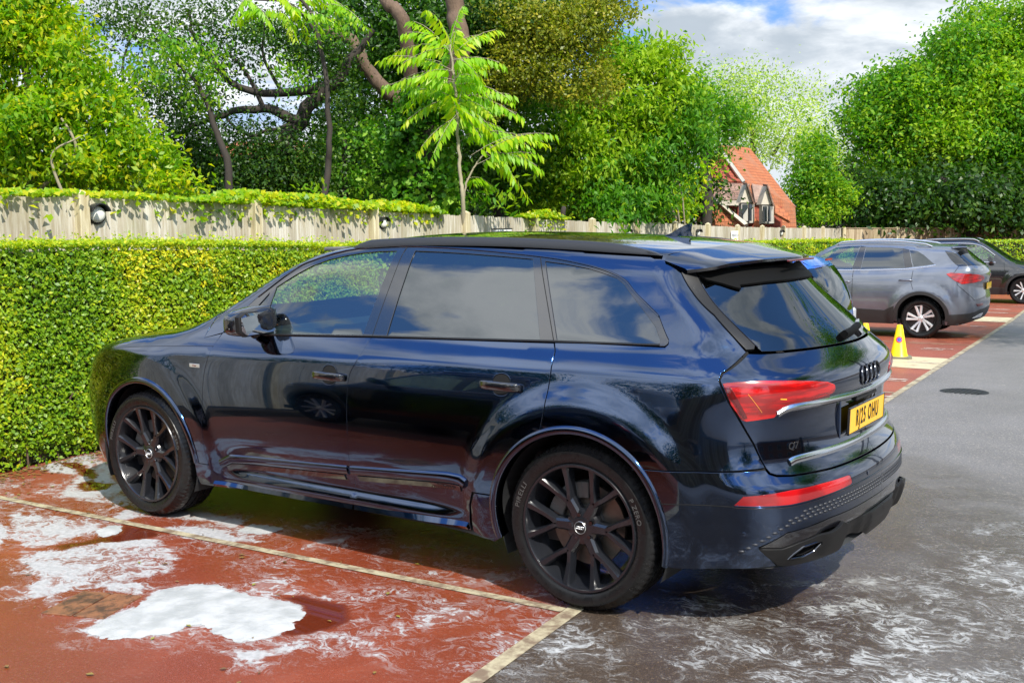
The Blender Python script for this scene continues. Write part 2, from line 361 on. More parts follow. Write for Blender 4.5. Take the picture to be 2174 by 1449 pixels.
def ribbon(name,sh,line,mt,parent,w=.01,off=.002,prof=None,mirror='both',mode='side',step=.02,closed=False,wfn=None,build=True):
    """a strip following a line on the body: prof = [(across, height)] cross-section"""
    l=resample(line,step,closed); P=sh.surf(l[:,0],l[:,1]) if mode=='side' else sh.top(l[:,0],l[:,1]); N=sh.normal(P)
    if closed: t=np.roll(P,-1,0)-np.roll(P,1,0)
    else: t=np.gradient(P,axis=0)
    t/=np.linalg.norm(t,axis=1)[:,None]+1e-12; a=np.cross(N,t); a/=np.linalg.norm(a,axis=1)[:,None]+1e-12
    prof=prof or [(-.5*w,-.004),(-.5*w,off*.5),(-.3*w,off),(.3*w,off),(.5*w,off*.5),(.5*w,-.004)]
    k=len(prof); ws=np.ones(len(l)) if wfn is None else wfn(np.linspace(0,1,len(l)))
    V=np.stack([P+a*(p*ws)[:,None]+N*(h*ws if h>0 else h+0*ws)[:,None] for p,h in prof],1)
    n=len(l); F=[(i*k+j,((i+1)%n)*k+j,((i+1)%n)*k+j+1,i*k+j+1) for i in range(n if closed else n-1) for j in range(k-1)]
    if not closed: F+=[tuple(range(k)),tuple((n-1)*k+j for j in range(k))[::-1]]
    V=V.reshape(-1,3)
    a=V[F[0][0]];b=V[F[0][1]];c=V[F[0][2]]
    # orient outwards
    j=min(2,k-2); f=[(0)*k+j,k+j,k+j+1]; nn=np.cross(V[f[1]]-V[f[0]],V[f[2]]-V[f[0]])
    if nn@N[0]<0: F=[q[::-1] for q in F]
    if not build: return V,F
    r=[mesh(name,V,F,mt,parent,auto=50)]
    if mirror=='both': r.append(mesh(name,V*np.array([1,-1,1.]),[q[::-1] for q in F],mt,parent,auto=50))
    return r
def circ(cx,cz,r,a0,a1,n): th=np.radians(np.linspace(a0,a1,n)); return [(cx+r*math.cos(t),cz+r*math.sin(t)) for t in th]
def text_verts(txt,size,extr=.0,bold=0.,sx=1.,space=1.):
    cu=bpy.data.curves.new('t','FONT'); cu.body=txt; cu.size=size; cu.extrude=extr; cu.offset=bold; cu.align_x='CENTER'; cu.align_y='CENTER'; cu.space_character=space; cu.resolution_u=3
    o=bpy.data.objects.new('t',cu); COL.objects.link(o); bpy.context.view_layer.update()
    me=bpy.data.meshes.new_from_object(o.evaluated_get(bpy.context.evaluated_depsgraph_get()))
    V=np.array([tuple(v.co) for v in me.vertices]); F=[tuple(p.vertices) for p in me.polygons]
    bpy.data.objects.remove(o); bpy.data.curves.remove(cu); bpy.data.meshes.remove(me)
    V[:,0]*=sx; return V,F
def lettering(name,txt,size,origin,right,up,mt,parent,extr=.001,bold=0.,sx=1.,space=1.):
    V,F=text_verts(txt,size,extr,bold,sx,space); r=np.array(right,float);r/=np.linalg.norm(r);u=np.array(up,float);u/=np.linalg.norm(u);n=np.cross(r,u)
    return mesh(name,np.array(origin)+V[:,:1]*r+V[:,1:2]*u+V[:,2:]*n,F,mt,parent)
# ---------------------------------------------------------------- wheels
def wheel(parent,x,y,r,side,kind,rimr,width,zc=None):
    """thing > wheel > tyre, rim ... ; side +1 = outer face towards +y"""
    zc=r-.004 if zc is None else zc
    w=bpy.data.objects.new('wheel',None); w.empty_display_size=.1; COL.objects.link(w); w.parent=parent; w.location=(x,y,zc); w.rotation_euler=(0,0,0 if side>0 else math.pi)
    o=0.; i=-width       # outer face at y=0 of the wheel, inwards is -y
    sh=.030
    prof=[(rimr-.012,o-.030),(rimr+.002,o-.012),(rimr+.012,o-.006),(rimr+(r-rimr)*.35,o+.004),(rimr+(r-rimr)*.62,o+.002),(r-.030,o-.010),(r-.014,o-.022),(r-.006,o-.034),(r-.003,o-.046),(r-.0015,o-.070)]
    for g in(.078,.125,.17):
        gg=g if g<width-.06 else width-.07
        prof+=[(r-.0005,o-gg),(r-.010,o-gg-.001),(r-.010,o-gg-.009),(r,o-gg-.010)]
    prof+=[(r-.003,i+.045),(r-.020,i+.022),(rimr+(r-rimr)*.6,i-.002),(rimr,i+.02)]
    prof=np.array(prof); k=len(prof)
    def mod(rr,hh,th):
        n=rr.shape[1]; a=(np.arange(n)%4<1)[None,:]; band=((rr>r-.016)&(hh>-.060)&(hh<-.020)); return rr-np.where(band&a,.0045,0),hh
    MB().lathe(prof,288,axis='y',mod=mod).obj('tyre',M['rubber'],w,auto=38)
    rm=w
    b=MB().lathe([(rimr-.002,-.022),(rimr+.004,-.010),(rimr-.001,-.002),(rimr-.010,-.003),(rimr-.016,-.014),(rimr-.020,-.040),(rimr-.045,-.085),(rimr-.050,-.17),(rimr-.030,-width+.03),(rimr,-width+.02)],96,axis='y'); b.obj('barrel',M['rim'] if kind=='y' else M['rim_black'],w,auto=40)
    def arm(mb,p0,p1,w0,w1,y0,y1,d0,d1,m=0):
        # tapered spoke with chamfered front edges, seen face at y0..y1
        p0=np.array(p0);p1=np.array(p1);d=(p1-p0)/np.linalg.norm(p1-p0);nn=np.array([-d[1],d[0]]); V=[]
        for p,ww,yy,dd in((p0,w0,y0,d0),((p0+p1)/2,(w0+w1)/2*.94,(y0+y1)/2-.002,(d0+d1)/2),(p1,w1,y1,d1)):
            for a,h in((-.62,-dd),(-.5,-.010),(-.30,0),(.30,0),(.5,-.010),(.62,-dd)):
                q=p+nn*ww*a; V.append((q[0],yy+h,q[1]))
        F=[]
        for s in(0,6):
            for j in range(6): a=s+j;b_=s+(j+1)%6; F.append((a,b_,b_+6,a+6))
        F+=[(5,4,3,2,1,0),(12,13,14,15,16,17)]; mb.add(V,F,m)
    P=lambda rr,t:(rr*math.cos(math.radians(t)),rr*math.sin(math.radians(t)))
    if kind=='y':
        for j in range(6):
            t=60*j; mb=MB()
            arm(mb,P(.045,t),P(.140,t),.060,.048,-.036,-.030,.05,.045)
            for sg in(-1,1):
                arm(mb,P(.126,t+sg*1.5),P(.186,t+sg*10.8),.032,.027,-.030,-.026,.045,.042)
                arm(mb,P(.178,t+sg*10.2),P(rimr-.008,t+sg*15.4),.027,.040,-.026,-.006,.042,.045)
            mb.obj('spoke',M['rim'],rm,auto=28)
        mb=MB().lathe([(.0,-.034),(.036,-.034),(.050,-.036),(.078,-.044),(.085,-.056),(.085,-.10)],48,axis='y'); mb.obj('hub',M['rim'],w,auto=30)
        for j in range(5):
            q=P(.056,72*j-100+36); MB().lathe([(0,-.034),(.009,-.034),(.011,-.037),(.0115,-.046)],6,c=(q[0],0,q[1]),axis='y').obj('wheel_bolt',M['dark_chrome'],w)
            MB().lathe([(.0165,-.0395),(.012,-.0425),(.0125,-.036)],20,c=(q[0],0,q[1]),axis='y').obj('bolt_well',M['satin_black'],w)
        cap=MB().lathe([(0,-.026),(.020,-.0262),(.027,-.028),(.0275,-.040)],40,axis='y').obj('centre_cap',M['satin_black'],w)
        e=MB().lathe([(.0265,-.0275),(.0275,-.0255),(.0290,-.0275),(.0275,-.031)],40,axis='y',closed=True)
        for j in range(4): e.lathe([(.0058,-.0262),(.0066,-.0250),(.0075,-.0262),(.0066,-.0274)],20,c=((j-1.5)*.0088,0,0),axis='y',closed=True)
        e.obj('ring_emblem',M['badge'],w)
    else:
        n=5 if kind=='s' else 5
        for j in range(n):
            t=72*j-90; mb=MB()
            if kind=='s':
                for dt,tw in((0,26),(22,30)):
                    arm(mb,P(.045,t+dt),P(rimr-.012,t+dt+tw*.55),.030,.046,-.030,-.006,.03,.03)
                arm(mb,P(rimr-.014,t+10),P(rimr-.014,t+42),.012,.012,-.006,-.006,.02,.02)
            else:
                for sg in(-1,1): arm(mb,P(.05,t+sg*6),P(rimr-.010,t+sg*15),.022,.040,-.030,-.006,.03,.03)
            mb.obj('spoke',M['alloy'],rm,auto=28)
        MB().lathe([(0,-.022),(.028,-.024),(.034,-.030),(.060,-.036),(.062,-.08)],32,axis='y').obj('hub',M['alloy'],w)
        MB().lathe([(.06,-.055),(rimr-.03,-.05)],48,axis='y').obj('rim_backing',M['rim_black'],w)
    MB().lathe([(.05,-.105),(.185,-.105),(.185,-.125),(.05,-.125)],64,axis='y',closed=True).obj('brake_disc',M['disc'],w,auto=30)
    MB().lathe([(.0,-.085),(.085,-.088),(.09,-.105)],48,axis='y').obj('disc_bell',M['caliper'],w)
    mb=MB()
    for a in range(8):
        t0=20+a*10; p=P(.160,t0); mb.box((p[0],-.11,p[1]),(.075,.07,.034),np.array([[math.cos(R(t0)),0,math.sin(R(t0))],[0,1,0],[-math.sin(R(t0)),0,math.cos(R(t0))]]).T,bev=.004)
    mb.obj('brake_caliper',M['caliper'],w)
    return w
def sidewall_text(parent,txt,x,y,zc,rad,ang,size,rot=False):
    V,F=text_verts(txt,size,.0006,0,1.1,1.1); t=math.radians(ang)-V[:,0]/rad; rr=rad+V[:,1]
    P=np.stack([x+rr*np.cos(t)*1.,np.full(len(V),y)+V[:,2],zc+rr*np.sin(t)],1)
    # seen from +y with +x to the left, letters run the other way round
    t=math.radians(ang)+V[:,0]/rad; P[:,0]=x-rr*np.cos(math.pi-t)*1.; P[:,0]=x+rr*np.cos(t); P[:,2]=zc+rr*np.sin(t)
    return mesh('tyre_lettering',P,F,M['sidewall_ink'],parent)
M['sidewall_ink']=mat('worn sidewall lettering',Base_Color=(.07,.068,.065),Roughness=.6)
# ---------------------------------------------------------------- the dark blue estate SUV
WB=2.996
def suv_shape():
    Ttop=spline([-1.0,-.6,-.2,.3,.8,1.3,1.7,2.0,2.3,2.62,2.8,3.1,3.45,3.75,3.95],[1.50,1.575,1.625,1.655,1.668,1.664,1.632,1.560,1.40,1.205,1.150,1.105,1.045,.95,.84])
    R0=spline([.1,.28,.42,.55,.63,.68,.8,.93,1.0,1.08,1.16,1.3,1.45,1.6],[-.84,-.99,-1.045,-1.045,-1.035,-1.00,-.955,-.963,-.985,-.970,-.915,-.775,-.630,-.49])
    F0=spline([.1,.3,.5,.7,.9,1.1],[3.80,3.93,3.98,3.98,3.92,3.75])
    ZC=spline([-1,-.5,.2,.8,1.3,2.4,2.9,3.8],[1.062,1.068,1.068,1.062,1.046,1.004,.99,.965])
    def Wd(x,z):
        zc=ZC(x); low=.978-.06*((np.minimum(z,1.3)-.72)/.45)**2-.42*softp(z-zc,.012); d=np.maximum(z-1.165,-.1)
        up=.9194-.42*(1.165-zc)-.47*d-.12*d*d; k=sst(1.12,1.20,z); w=low*(1-k)+up*k
        w=w-.035*((x-1.3)/2.)**2-.05*np.maximum(x-2.9,0)**2-(.05*(np.maximum(.8-x,0)/1.6)**2+.06*np.maximum(x-1.6,0)**2)*sst(1.05,1.4,z)
        for xc,A in((0,.027),(WB,.019)):
            r=np.hypot(x-xc,(z-.39)*1.02); w=w+A*(1-sst(.51,.68,r))*sst(.0,.25,r)
        k=sst(.45,.95,x)*(1-sst(2.05,2.5,x))
        return w-.034*(1-sst(.38,.56,z))*k+.034*(1-sst(.30,.38,z))*k-.03*(1-sst(.24,.30,z))*k
    def F(P):
        x,y,z=P[...,0],np.abs(P[...,1]),P[...,2]; a=y-Wd(x,z)
        b=z-(Ttop(x)-.05*(y/.65)**2*(1-sst(1.9,2.9,x))-.03*(y/.8)**4*sst(2.4,2.9,x))
        c=(R0(z)+(.15+.17*sst(1.04,1.2,z)+.22*sst(1.2,1.5,z))*y*y+.17*y**4)-x; d=x-(F0(z)-.28*y**2-.12*y**4)
        kc=.10+.22*(1-sst(1.0,1.3,z)); f=smax(a,c,kc); f=smax(f,d,.25); return smax(f,b,.12)
    return Shape(F,-.3,.45,.6,3.3,1.8)
def build_suv():
    sh=suv_shape(); sc=sh.sc; sf=sh.sf
    t=thing('parked_car','large glossy dark blue estate SUV with black alloy wheels, wet and soapy, nearest the camera','car')
    N=M['navy']; ra=.428; ax=0.; fx=WB; az=.375
    beltline=[(2.31,1.115),(1.25,1.155),(.18,1.183),(-.395,1.192)]
    dlo_top=[(-.418,1.215),(-.30,1.31),(-.168,1.402),(-.101,1.457),(-.004,1.495),(.136,1.526),(.36,1.556),(.8,1.588),(1.21,1.602),(1.41,1.598),(1.64,1.578),(1.86,1.524),(1.97,1.479),(2.2,1.322),(2.37,1.16)]
    sp=lambda pts,n=6: smoothline(pts,n)
    dlo=beltline+[(-.412,1.200)]+sp(dlo_top)
    shutA=[(2.37,1.125),(2.402,1.052),(2.414,.993),(2.44,.892),(2.455,.70),(2.456,.475),(2.446,.375),(2.446,.262)]
    shutB=[(1.25,1.153),(1.292,1.040),(1.33,.969),(1.341,.85),(1.341,.597),(1.350,.473),(1.366,.262)]
    shutC=[(.176,1.181),(.159,1.143),(.150,1.058),(.156,.880),(.175,.790)]
    # doors
    arcD=[p for p in circ(ax,az,ra,0,90,40) if p[0]>.20 and p[1]>.50][::-1]
    panel('front_door',sh,sp(shutA[:-1],4)+[shutA[-1]]+[(1.366,.262)]+sp(shutB[:-1],4)[::-1]+[(1.9,1.1285)],N,t,holes=[],step=.028,edge=.0025)
    low=[(.62,.262),(.60,.40),(.565,.472)]
    rd=sp(shutB[:-1],4)+[shutB[-1]]+low+[(.452,.474)]+[(x,z) for x,z in circ(ax,az,ra+.001,0,90,60) if z>.476 and x>.178]+[(.176,.776)]+[(.156,.880),(.150,1.058),(.159,1.143),(.176,1.179)]+[(.8,1.165)]
    panel('rear_door',sh,rd,N,t,step=.028,edge=.0025)
    panel('sill_end',sh,[(.60,.262),(.585,.40),(.55,.468),(.425,.468)]+[(x,z) for x,z in circ(ax,az,ra,8,-14,14)]+[(.47,.235)],N,t)
    # rear quarter with the pillar and the cant rail, one pressing
    yr=lambda x:.60
    ctop=[tuple((x,float(sh.top(x,.585)[2]))) for x in np.linspace(-.25,1.93,40)]
    ap=[(2.04,1.505),(2.14,1.45),(2.25,1.385),(2.36,1.305),(2.45,1.23),(2.50,1.17),(2.51,1.09)]
    tg=[(-.281,1.566),(-.417,1.501),(-.59,1.415),(-.746,1.325),(-.864,1.174),(-.80,1.145),(-.705,1.100),(-.688,1.074),(-.694,1.049),(-.717,.994),(-.770,.909),(-.831,.810),(-.874,.716)]
    arcQ=[(x,z) for x,z in circ(ax,az,ra,66,135,50)]
    quarter=[(.172,1.181),(.155,1.143),(.146,1.058),(.152,.880),(.168,.776)]+[p for p in arcQ if p[0]<.165 and p[1]>.692]+[(-.282,.692),(-.372,.690),(-.60,.700),(-.874,.714)]+tg[::-1][1:]+ctop+ap+[(2.372,1.125)]
    # walk back along the window opening
    back=[(2.38,1.16)]+[(x+.0,z+.004) for x,z in sp(dlo_top)[::-1]]+[(-.421,1.20),(-.40,1.187)]
    panel('rear_quarter',sh,quarter+back+[(.0,1.186)],N,t,step=.028,gap=.0015)
    # front wing, sill end, bumper, bonnet
    hood=[(2.402,1.052),(2.70,1.036),(3.063,1.013),(3.30,.99),(3.55,.96),(3.80,.925)]
    arcF=[(x,z) for x,z in circ(fx,az,ra,180,-17,90)]
    panel('front_wing',sh,[hood[0]]+sp(shutA[1:-1],4)+arcF+[(3.62,.25),(3.80,.25),(3.80,.60)]+sp(hood[1:],4)[::-1],N,t,step=.03,edge=.0025)
    panel('sill_end',sh,[(2.444,.262),(2.444,.372)]+[(x,z) for x,z in circ(fx,az,ra,180,196,12)]+[(2.58,.235)],N,t)
    panel('front_bumper',sh,[(3.802,.25),(3.802,.87),(4.2,.84),(sf,.82),(sf,.25)],N,t,mirror='join',step=.05)
    hz=[(2.51,1.165),(2.62,1.11),(3.0,1.075),(3.35,1.03),(3.62,.985),(3.85,.955),(4.2,.93),(sf,.92)]
    panel('bonnet_edge',sh,sp(hood,4)+[(4.2,.89),(sf,.88)]+sp(hz,5)[::-1]+[(2.51,1.09),(2.378,1.118)],N,t,mirror='join',step=.03,gap=.001,depth=.002)
    hb=sh.surf(*np.array(sp(hz,5)).T)[:,:2]
    panel('bonnet',sh,[tuple(p) for p in hb]+[(p[0],-p[1]) for p in hb[::-1][1:]]+[(2.53,-.5),(2.56,0),(2.53,.5)],N,t,mode='top',mirror='no',step=.04,gap=0.,depth=.002)
    # screen and roof
    wl=[(1.93,.585)]+[tuple(sh.surf(*np.array(a))[:2]) for a in ap[:6]]
    panel('windscreen',sh,wl+[(2.56,.3),(2.58,0),(2.56,-.3)]+[(x,-y) for x,y in wl[::-1]]+[(1.985,-.3),(2.0,0),(1.985,.3)],M['glass_screen'],t,mode='top',mirror='no',step=.05,gap=.0)
    re=[(-.25,.585),(-.33,.45),(-.36,.3),(-.38,0)]
    rf=[(1.93,.585),(1.99,.3),(2.005,0)]
    pano=[(1.62,.50),(1.66,.0),(1.62,-.50),(.10,-.50),(.08,0),(.10,.50)]
    panel('roof',sh,re+[(x,-y) for x,y in re[::-1][1:]]+[(x,-y) for x,y in rf[:-1]]+rf[::-1],N,t,mode='top',mirror='no',step=.045,gap=.0,depth=.002,holes=[pano])
    panel('panoramic_roof',sh,pano,M['gloss_black'],t,mode='top',mirror='no',step=.05,gap=.003)
    # side glass and its black surround
    g1=[(2.075,1.128),(2.072,1.38),(1.947,1.449),(1.84,1.499),(1.727,1.534),(1.60,1.557),(1.502,1.570),(1.38,1.579),(1.264,1.581),(1.312,1.160)]
    gs_=[(2.26,1.12),(2.20,1.245),(2.11,1.352),(2.10,1.126)]
    g2=[(1.142,1.582),(.97,1.578),(.801,1.571),(.6,1.560),(.405,1.547),(.25,1.188),(1.155,1.163)]
    g3=[(.338,1.538),(.22,1.526),(.098,1.508),(.02,1.489),(-.058,1.468),(-.10,1.443),(-.135,1.410),(-.25,1.31),(-.352,1.222),(-.362,1.207),(-.345,1.199),(.163,1.188)]
    panel('window_surround',sh,dlo,M['gloss_black'],t,holes=[g1,g2,g3,gs_],step=.03,gap=.001,off=.0015,hdepth=.006)
    panel('front_door_glass',sh,g1,M['glass_clear'],t,step=.045,gap=-.004,off=-.0035,depth=.001)
    panel('quarter_light',sh,gs_,M['glass_dark'],t,step=.04,gap=-.004,off=-.0035,depth=.001)
    panel('rear_door_glass',sh,g2,M['glass_dark'],t,step=.045,gap=-.004,off=-.0035,depth=.001)
    panel('rear_side_glass',sh,g3,M['glass_dark'],t,step=.045,gap=-.004,off=-.0035,depth=.001)
    ribbon('window_seal',sh,[(2.28,1.121),(1.25,1.159),(.18,1.187),(-.36,1.195)],M['satin_black'],t,w=.010,off=.006)
    ribbon('roof_trim',sh,sp(dlo_top[1:-1],3),M['dark_chrome'],t,w=.007,off=.006)
    for l in ([(1.247,1.16),(1.212,1.60)],[(.178,1.187),(.368,1.552)]): ribbon('pillar_gap',sh,l,M['gap'],t,w=.005,off=.0022)
    # dark backing seen through the shut lines
    for l in (sp(shutA,3),sp(shutB,3),sp([(.174,1.181),(.157,1.143),(.148,1.058),(.154,.880),(.172,.79)],3),sp(tg,3),sp(hood,3),[(-.28,.69),(-.60,.70),(-.88,.713)],[(.59,.25),(.59,.40),(.56,.471),(.43,.471)]):
        ribbon('shut_line_backing',sh,l,M['gap'],t,w=.03,prof=[(-.015,-.009),(.015,-.009)],step=.03)
    # door mouldings and sill blade
    mo=[(2.36,.372),(2.27,.415),(2.1,.425),(1.376,.462),(.72,.508),(.64,.505),(.575,.474)]
    for a,b in ((2.352,1.368),(1.346,.61)):
        z=np.interp
        xs=np.array([p[0] for p in mo][::-1]);zs=np.array([p[1] for p in mo][::-1]); q=[(x,float(np.interp(x,xs,zs))) for x in np.linspace(a,b,24)]
        ribbon('door_moulding',sh,q,M['navy'],t,w=.05,step=.03,prof=[(-.012,.0),(-.009,.012),(.0,.017),(.028,.012),(.036,.006),(.040,-.002)])
        ribbon('moulding_strip',sh,[(x,zz-.030) for x,zz in q[1:-1]],M['gloss_black'],t,w=.03,step=.03,prof=[(-.018,-.002),(-.016,.006),(.014,.008),(.018,.001)])
    ribbon('sill_blade',sh,[(2.43,.262),(1.9,.267),(1.372,.272)],M['navy'],t,w=.04,prof=[(-.014,-.004),(-.012,.012),(.010,.020),(.022,-.006)],step=.04)
    ribbon('sill_blade',sh,[(1.360,.272),(.9,.280),(.62,.286)],M['navy'],t,w=.04,prof=[(-.014,-.004),(-.012,.012),(.010,.020),(.022,-.006)],step=.04)
    ribbon('sill_underside',sh,[(2.55,.245),(1.4,.25),(.47,.245)],M['plastic'],t,w=.04,prof=[(-.004,-.002),(.002,.004),(.035,-.02),(.04,-.08)],step=.06)
    P=sh.surf(.74,.477); lettering('moulding_lettering','quattro',.034,(.745,P[1]+.014,.470),(-1,0,.055),(0,0,1),M['dark_chrome'],t,.0008,0,1.35)
    # wheel arches
    for cx,a0,a1 in ((ax,-14,194),(fx,-17,180)):
        n=70; th=np.radians(np.linspace(a0,a1,n)); 
        for sy in(1,):
            V=[]
            for rr,o in((ra-.001,-.05),(ra-.001,.004),(ra+.004,.010),(ra+.022,.0125),(ra+.034,.0085),(ra+.038,-.003)):
                q=np.stack([cx+rr*np.cos(th),az+rr*np.sin(th)],1); Pq=sh.surf(q[:,0],q[:,1]); nn=sh.normal(Pq); V.append(Pq+nn*o)
            V=np.stack(V,1); k=V.shape[1]; Fq=[(i*k+j,i*k+j+1,(i+1)*k+j+1,(i+1)*k+j) for i in range(n-1) for j in range(k-1)]
            V=V.reshape(-1,3); mesh('wheel_arch_lip',V,Fq,N,t,auto=60); mesh('wheel_arch_lip',V*np.array([1,-1,1.]),[f[::-1] for f in Fq],N,t,auto=60)
        for sy in(1,-1):
            th=np.radians(np.linspace(-25,205,40)); V=[];
            for yy in(.93,.60): V+=[(cx+(ra+.004)*math.cos(a),sy*yy,az+(ra+.004)*math.sin(a)) for a in th]
            V+=[(cx,sy*.60,az)]; n=40; Fq=[(i,i+1,n+i+1,n+i) for i in range(n-1)]+[(n+i,n+i+1,2*n) for i in range(n-1)]
            mesh('wheel_arch_liner',V,Fq,M['plastic'],t)
    mb=MB().box((1.5,0,.30),(3.9,1.70,.06)).box((1.5,0,.26),(2.2,1.60,.06)); mb.obj('underbody',M['plastic'],t)
    # ------------------------------------------------ tail
    lamp=sp([(-.703,1.062),(-.80,1.070),(-.902,1.070),(-1.06,1.058),(-1.22,1.036)],3)+[(-1.275,1.018),(-1.285,1.0),(-1.278,.984)]+sp([(-1.26,.980),(-1.12,.968),(-1.00,.958),(-.955,.935)],3)+[(-.925,.914),(-.80,.905),(-.781,.912)]+[(-.735,.975)]
    tgo=[(-.873,1.168),(-.805,1.138),(-.713,1.097),(-.696,1.074),(-.702,1.049),(-.725,.994),(-.778,.909),(-.839,.810),(-.880,.712),(-.893,.694),(-.92,.684),(-.985,.677),(-1.212,.671),(sc,.670),(sc,1.160),(-1.403,1.162),(-1.0,1.163),(-.945,1.164)]
    panel('tailgate',sh,tgo,N,t,holes=[lamp],mirror='join',step=.026,gap=.002,hdepth=.02,edge=.003)
    panel('tail_lamp',sh,lamp,M['lamp_red'],t,step=.02,gap=.0025,off=.003,edge=.004,fn=lambda q:.006*sst(0,.02,polydist(q,np.array(lamp)))) 
    panel('lamp_lower_lens',sh,[(-1.24,.983),(-1.10,.972),(-1.0,.962),(-.965,.945),(-.955,.936),(-1.0,.945),(-1.12,.956),(-1.25,.968)],M['lamp_dark'],t,step=.02,off=.006)
    panel('lamp_inner',sh,[(-.712,1.045),(-.735,1.045),(-.80,.925),(-.788,.922)],M['lamp_dark'],t,step=.02,gap=0,off=.0105,edge=.001)
    ribbon('lamp_filament',sh,[(-.80,1.02),(-.86,.945)],M['lamp_amber'],t,w=.0025,off=.0102)
    ribbon('lamp_bulb',sh,[(-.935,.995),(-.965,.992)],M['lamp_amber'],t,w=.007,off=.0105)
    glassr=[(-.662,1.476),(-.735,1.415),(-.865,1.275),(-.962,1.174),(-1.05,1.171),(-1.403,1.170),(sc,1.168),(sc,1.500),(-1.2,1.495),(-.8,1.482)]
    panel('rear_window',sh,glassr,M['glass_dark'],t,mirror='join',step=.04,gap=.002,off=-.002)
    panel('pillar_blade',sh,[(-.424,1.496),(-.59,1.407),(-.746,1.317),(-.868,1.180),(-.915,1.180),(-.932,1.196),(-.835,1.31),(-.725,1.425),(-.64,1.495),(-.52,1.51)],M['satin_black'],t,step=.03,gap=.002,off=.006)
    ribbon('blade_edge',sh,[(-.640,1.500),(-.735,1.412),(-.845,1.295),(-.942,1.186)],M['dark_chrome'],t,w=.008,off=.009)
    # spoiler: solid wing from the roof edge out over the glass
    nY=48; ys=np.linspace(-.635,.635,nY); yy=np.abs(ys)
    xt=np.interp(yy,[0,.3,.5,.58,.62,.635],[-.655,-.585,-.51,-.475,-.43,-.37]); zt=np.interp(yy,[0,.3,.5,.6,.635],[1.545,1.541,1.53,1.515,1.505])
    xl=np.interp(yy,[0,.3,.45,.585,.635],[-.377,-.357,-.327,-.26,-.262]); sec=[]
    Pl=sh.top(xl,np.minimum(yy,.60)); zl=np.where(yy>.60,np.interp(yy,[.60,.635],[1.568,1.545]),Pl[:,2])
    for u,dz in((0,.0),(.12,.001),(.3,.001),(.6,.002),(.9,.003),(1.0,.0)): sec.append(np.stack([xl+(xt-xl)*u,ys,zl+(zt-zl)*u+dz],1))
    for u,dz in((1.005,-.012),(.9,-.022),(.6,-.040),(.2,-.06)): sec.append(np.stack([xl+(xt-xl)*u,ys*(.995),zl+(zt-zl)*min(u,1)+dz],1))
    V=np.stack(sec,1); k=V.shape[1]; Fq=[(i*k+j,(i+1)*k+j,(i+1)*k+(j+1)%k,i*k+(j+1)%k)[::-1] for i in range(nY-1) for j in range(k)]+[tuple(range(k)),tuple((nY-1)*k+j for j in range(k))[::-1]]
    mi=[0 if (i%k)<5 else 1 for i in range((nY-1)*k)]+[0,0]
    mesh('roof_spoiler',V.reshape(-1,3),[f[::-1] for f in Fq],None,t,mats=[N,M['gloss_black']],midx=mi,auto=40)
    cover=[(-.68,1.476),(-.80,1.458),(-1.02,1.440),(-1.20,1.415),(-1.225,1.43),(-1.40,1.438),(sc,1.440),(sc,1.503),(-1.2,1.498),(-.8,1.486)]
    panel('rear_glass_band',sh,cover,M['gap_gloss'],t,mirror='join',step=.03,gap=0,off=.012,depth=.012,edge=.004)  # black band laid over the top of the rear window
    MB().box((-.650,0,1.530),(.012,.34,.010),bev=.003).obj('high_brake_light',M['lamp_dark'],t)
    # chrome blade, lower strip, rings, plate
    prof=[(-.017,-.004),(-.016,.010),(-.008,.017),(.008,.018),(.016,.010),(.017,-.004)]
    bl=[(-.935,.930),(-.975,.948),(-1.05,.954),(-1.25,.953),(sc,.946)]; w1=[(2*sc-s_,z) for s_,z in bl[::-1][1:]]
    def cross(name,line,mt,prof,step=.03,wf=None):
        l=np.array(smoothline(line,5)); V,Fq=ribbon(name,sh,l,mt,t,prof=prof,step=step,build=False,wfn=None)
        V2=V*np.array([1,-1,1.]); n=len(V); mesh(name,np.concatenate([V,V2]),list(Fq)+[tuple(i+n for i in f[::-1]) for f in Fq],mt,t,auto=45)
    cross('tailgate_blade',bl,M['chrome'],prof)
    cross('loading_edge_strip',[(-.995,.722),(-1.05,.731),(-1.25,.733),(sc,.734)],M['chrome'],[(-.016,-.004),(-.015,.006),(-.006,.010),(.006,.010),(.015,.006),(.016,-.004)])
    for j in range(4):
        y0=(j-1.5)*.062+.0; th=np.linspace(0,2*np.pi,32,endpoint=False); q=np.stack([sc+y0+.043*np.cos(th),1.024+.043*np.sin(th)],1)
        # rings lie on the tailgate
        yq=y0+.043*np.cos(th); zq=1.020+.043*np.sin(th); lo=np.full(32,-1.3);hi=np.full(32,-.5)
        for _ in range(26):
            m_=(lo+hi)/2; o_=sh.F(np.stack([m_,yq,zq],-1))>0; lo=np.where(o_,m_,lo);hi=np.where(o_,hi,m_)
        Pq=np.stack([lo-.004,yq,zq],1); MB().tube(np.concatenate([Pq,Pq[:1]]),.0042,6,cap=False).obj('emblem_ring',M['dark_chrome'],t)
    pl=bpy.data.objects.new('number_plate',None); pl.empty_display_size=.1; COL.objects.link(pl); pl.parent=t; pl.location=(-.972,0,.832); pl.rotation_euler=(0,R(-2),0)
    MB().box((0,0,0),(.004,.520,.111),bev=.0015).obj('plate_backing',M['plate'],pl)
    bx=MB(); 
    for s_ in(-1,1): bx.box((.001,s_*.2615,0),(.010,.004,.119)); bx.box((.001,0,s_*.058),(.010,.527,.004))
    bx.obj('plate_surround',M['gloss_black'],pl)
    V,Fq=text_verts('RJ25 OHU',.103,.0006,.0016,.62,1.26); mesh('plate_lettering',np.stack([-.0030-V[:,2]*1.0,-V[:,0],V[:,1]],1),Fq,M['ink'],pl)
    MB().box((-.940,0,.85),(.02,.62,.17),bev=.004).obj('plate_recess',M['navy'],t)
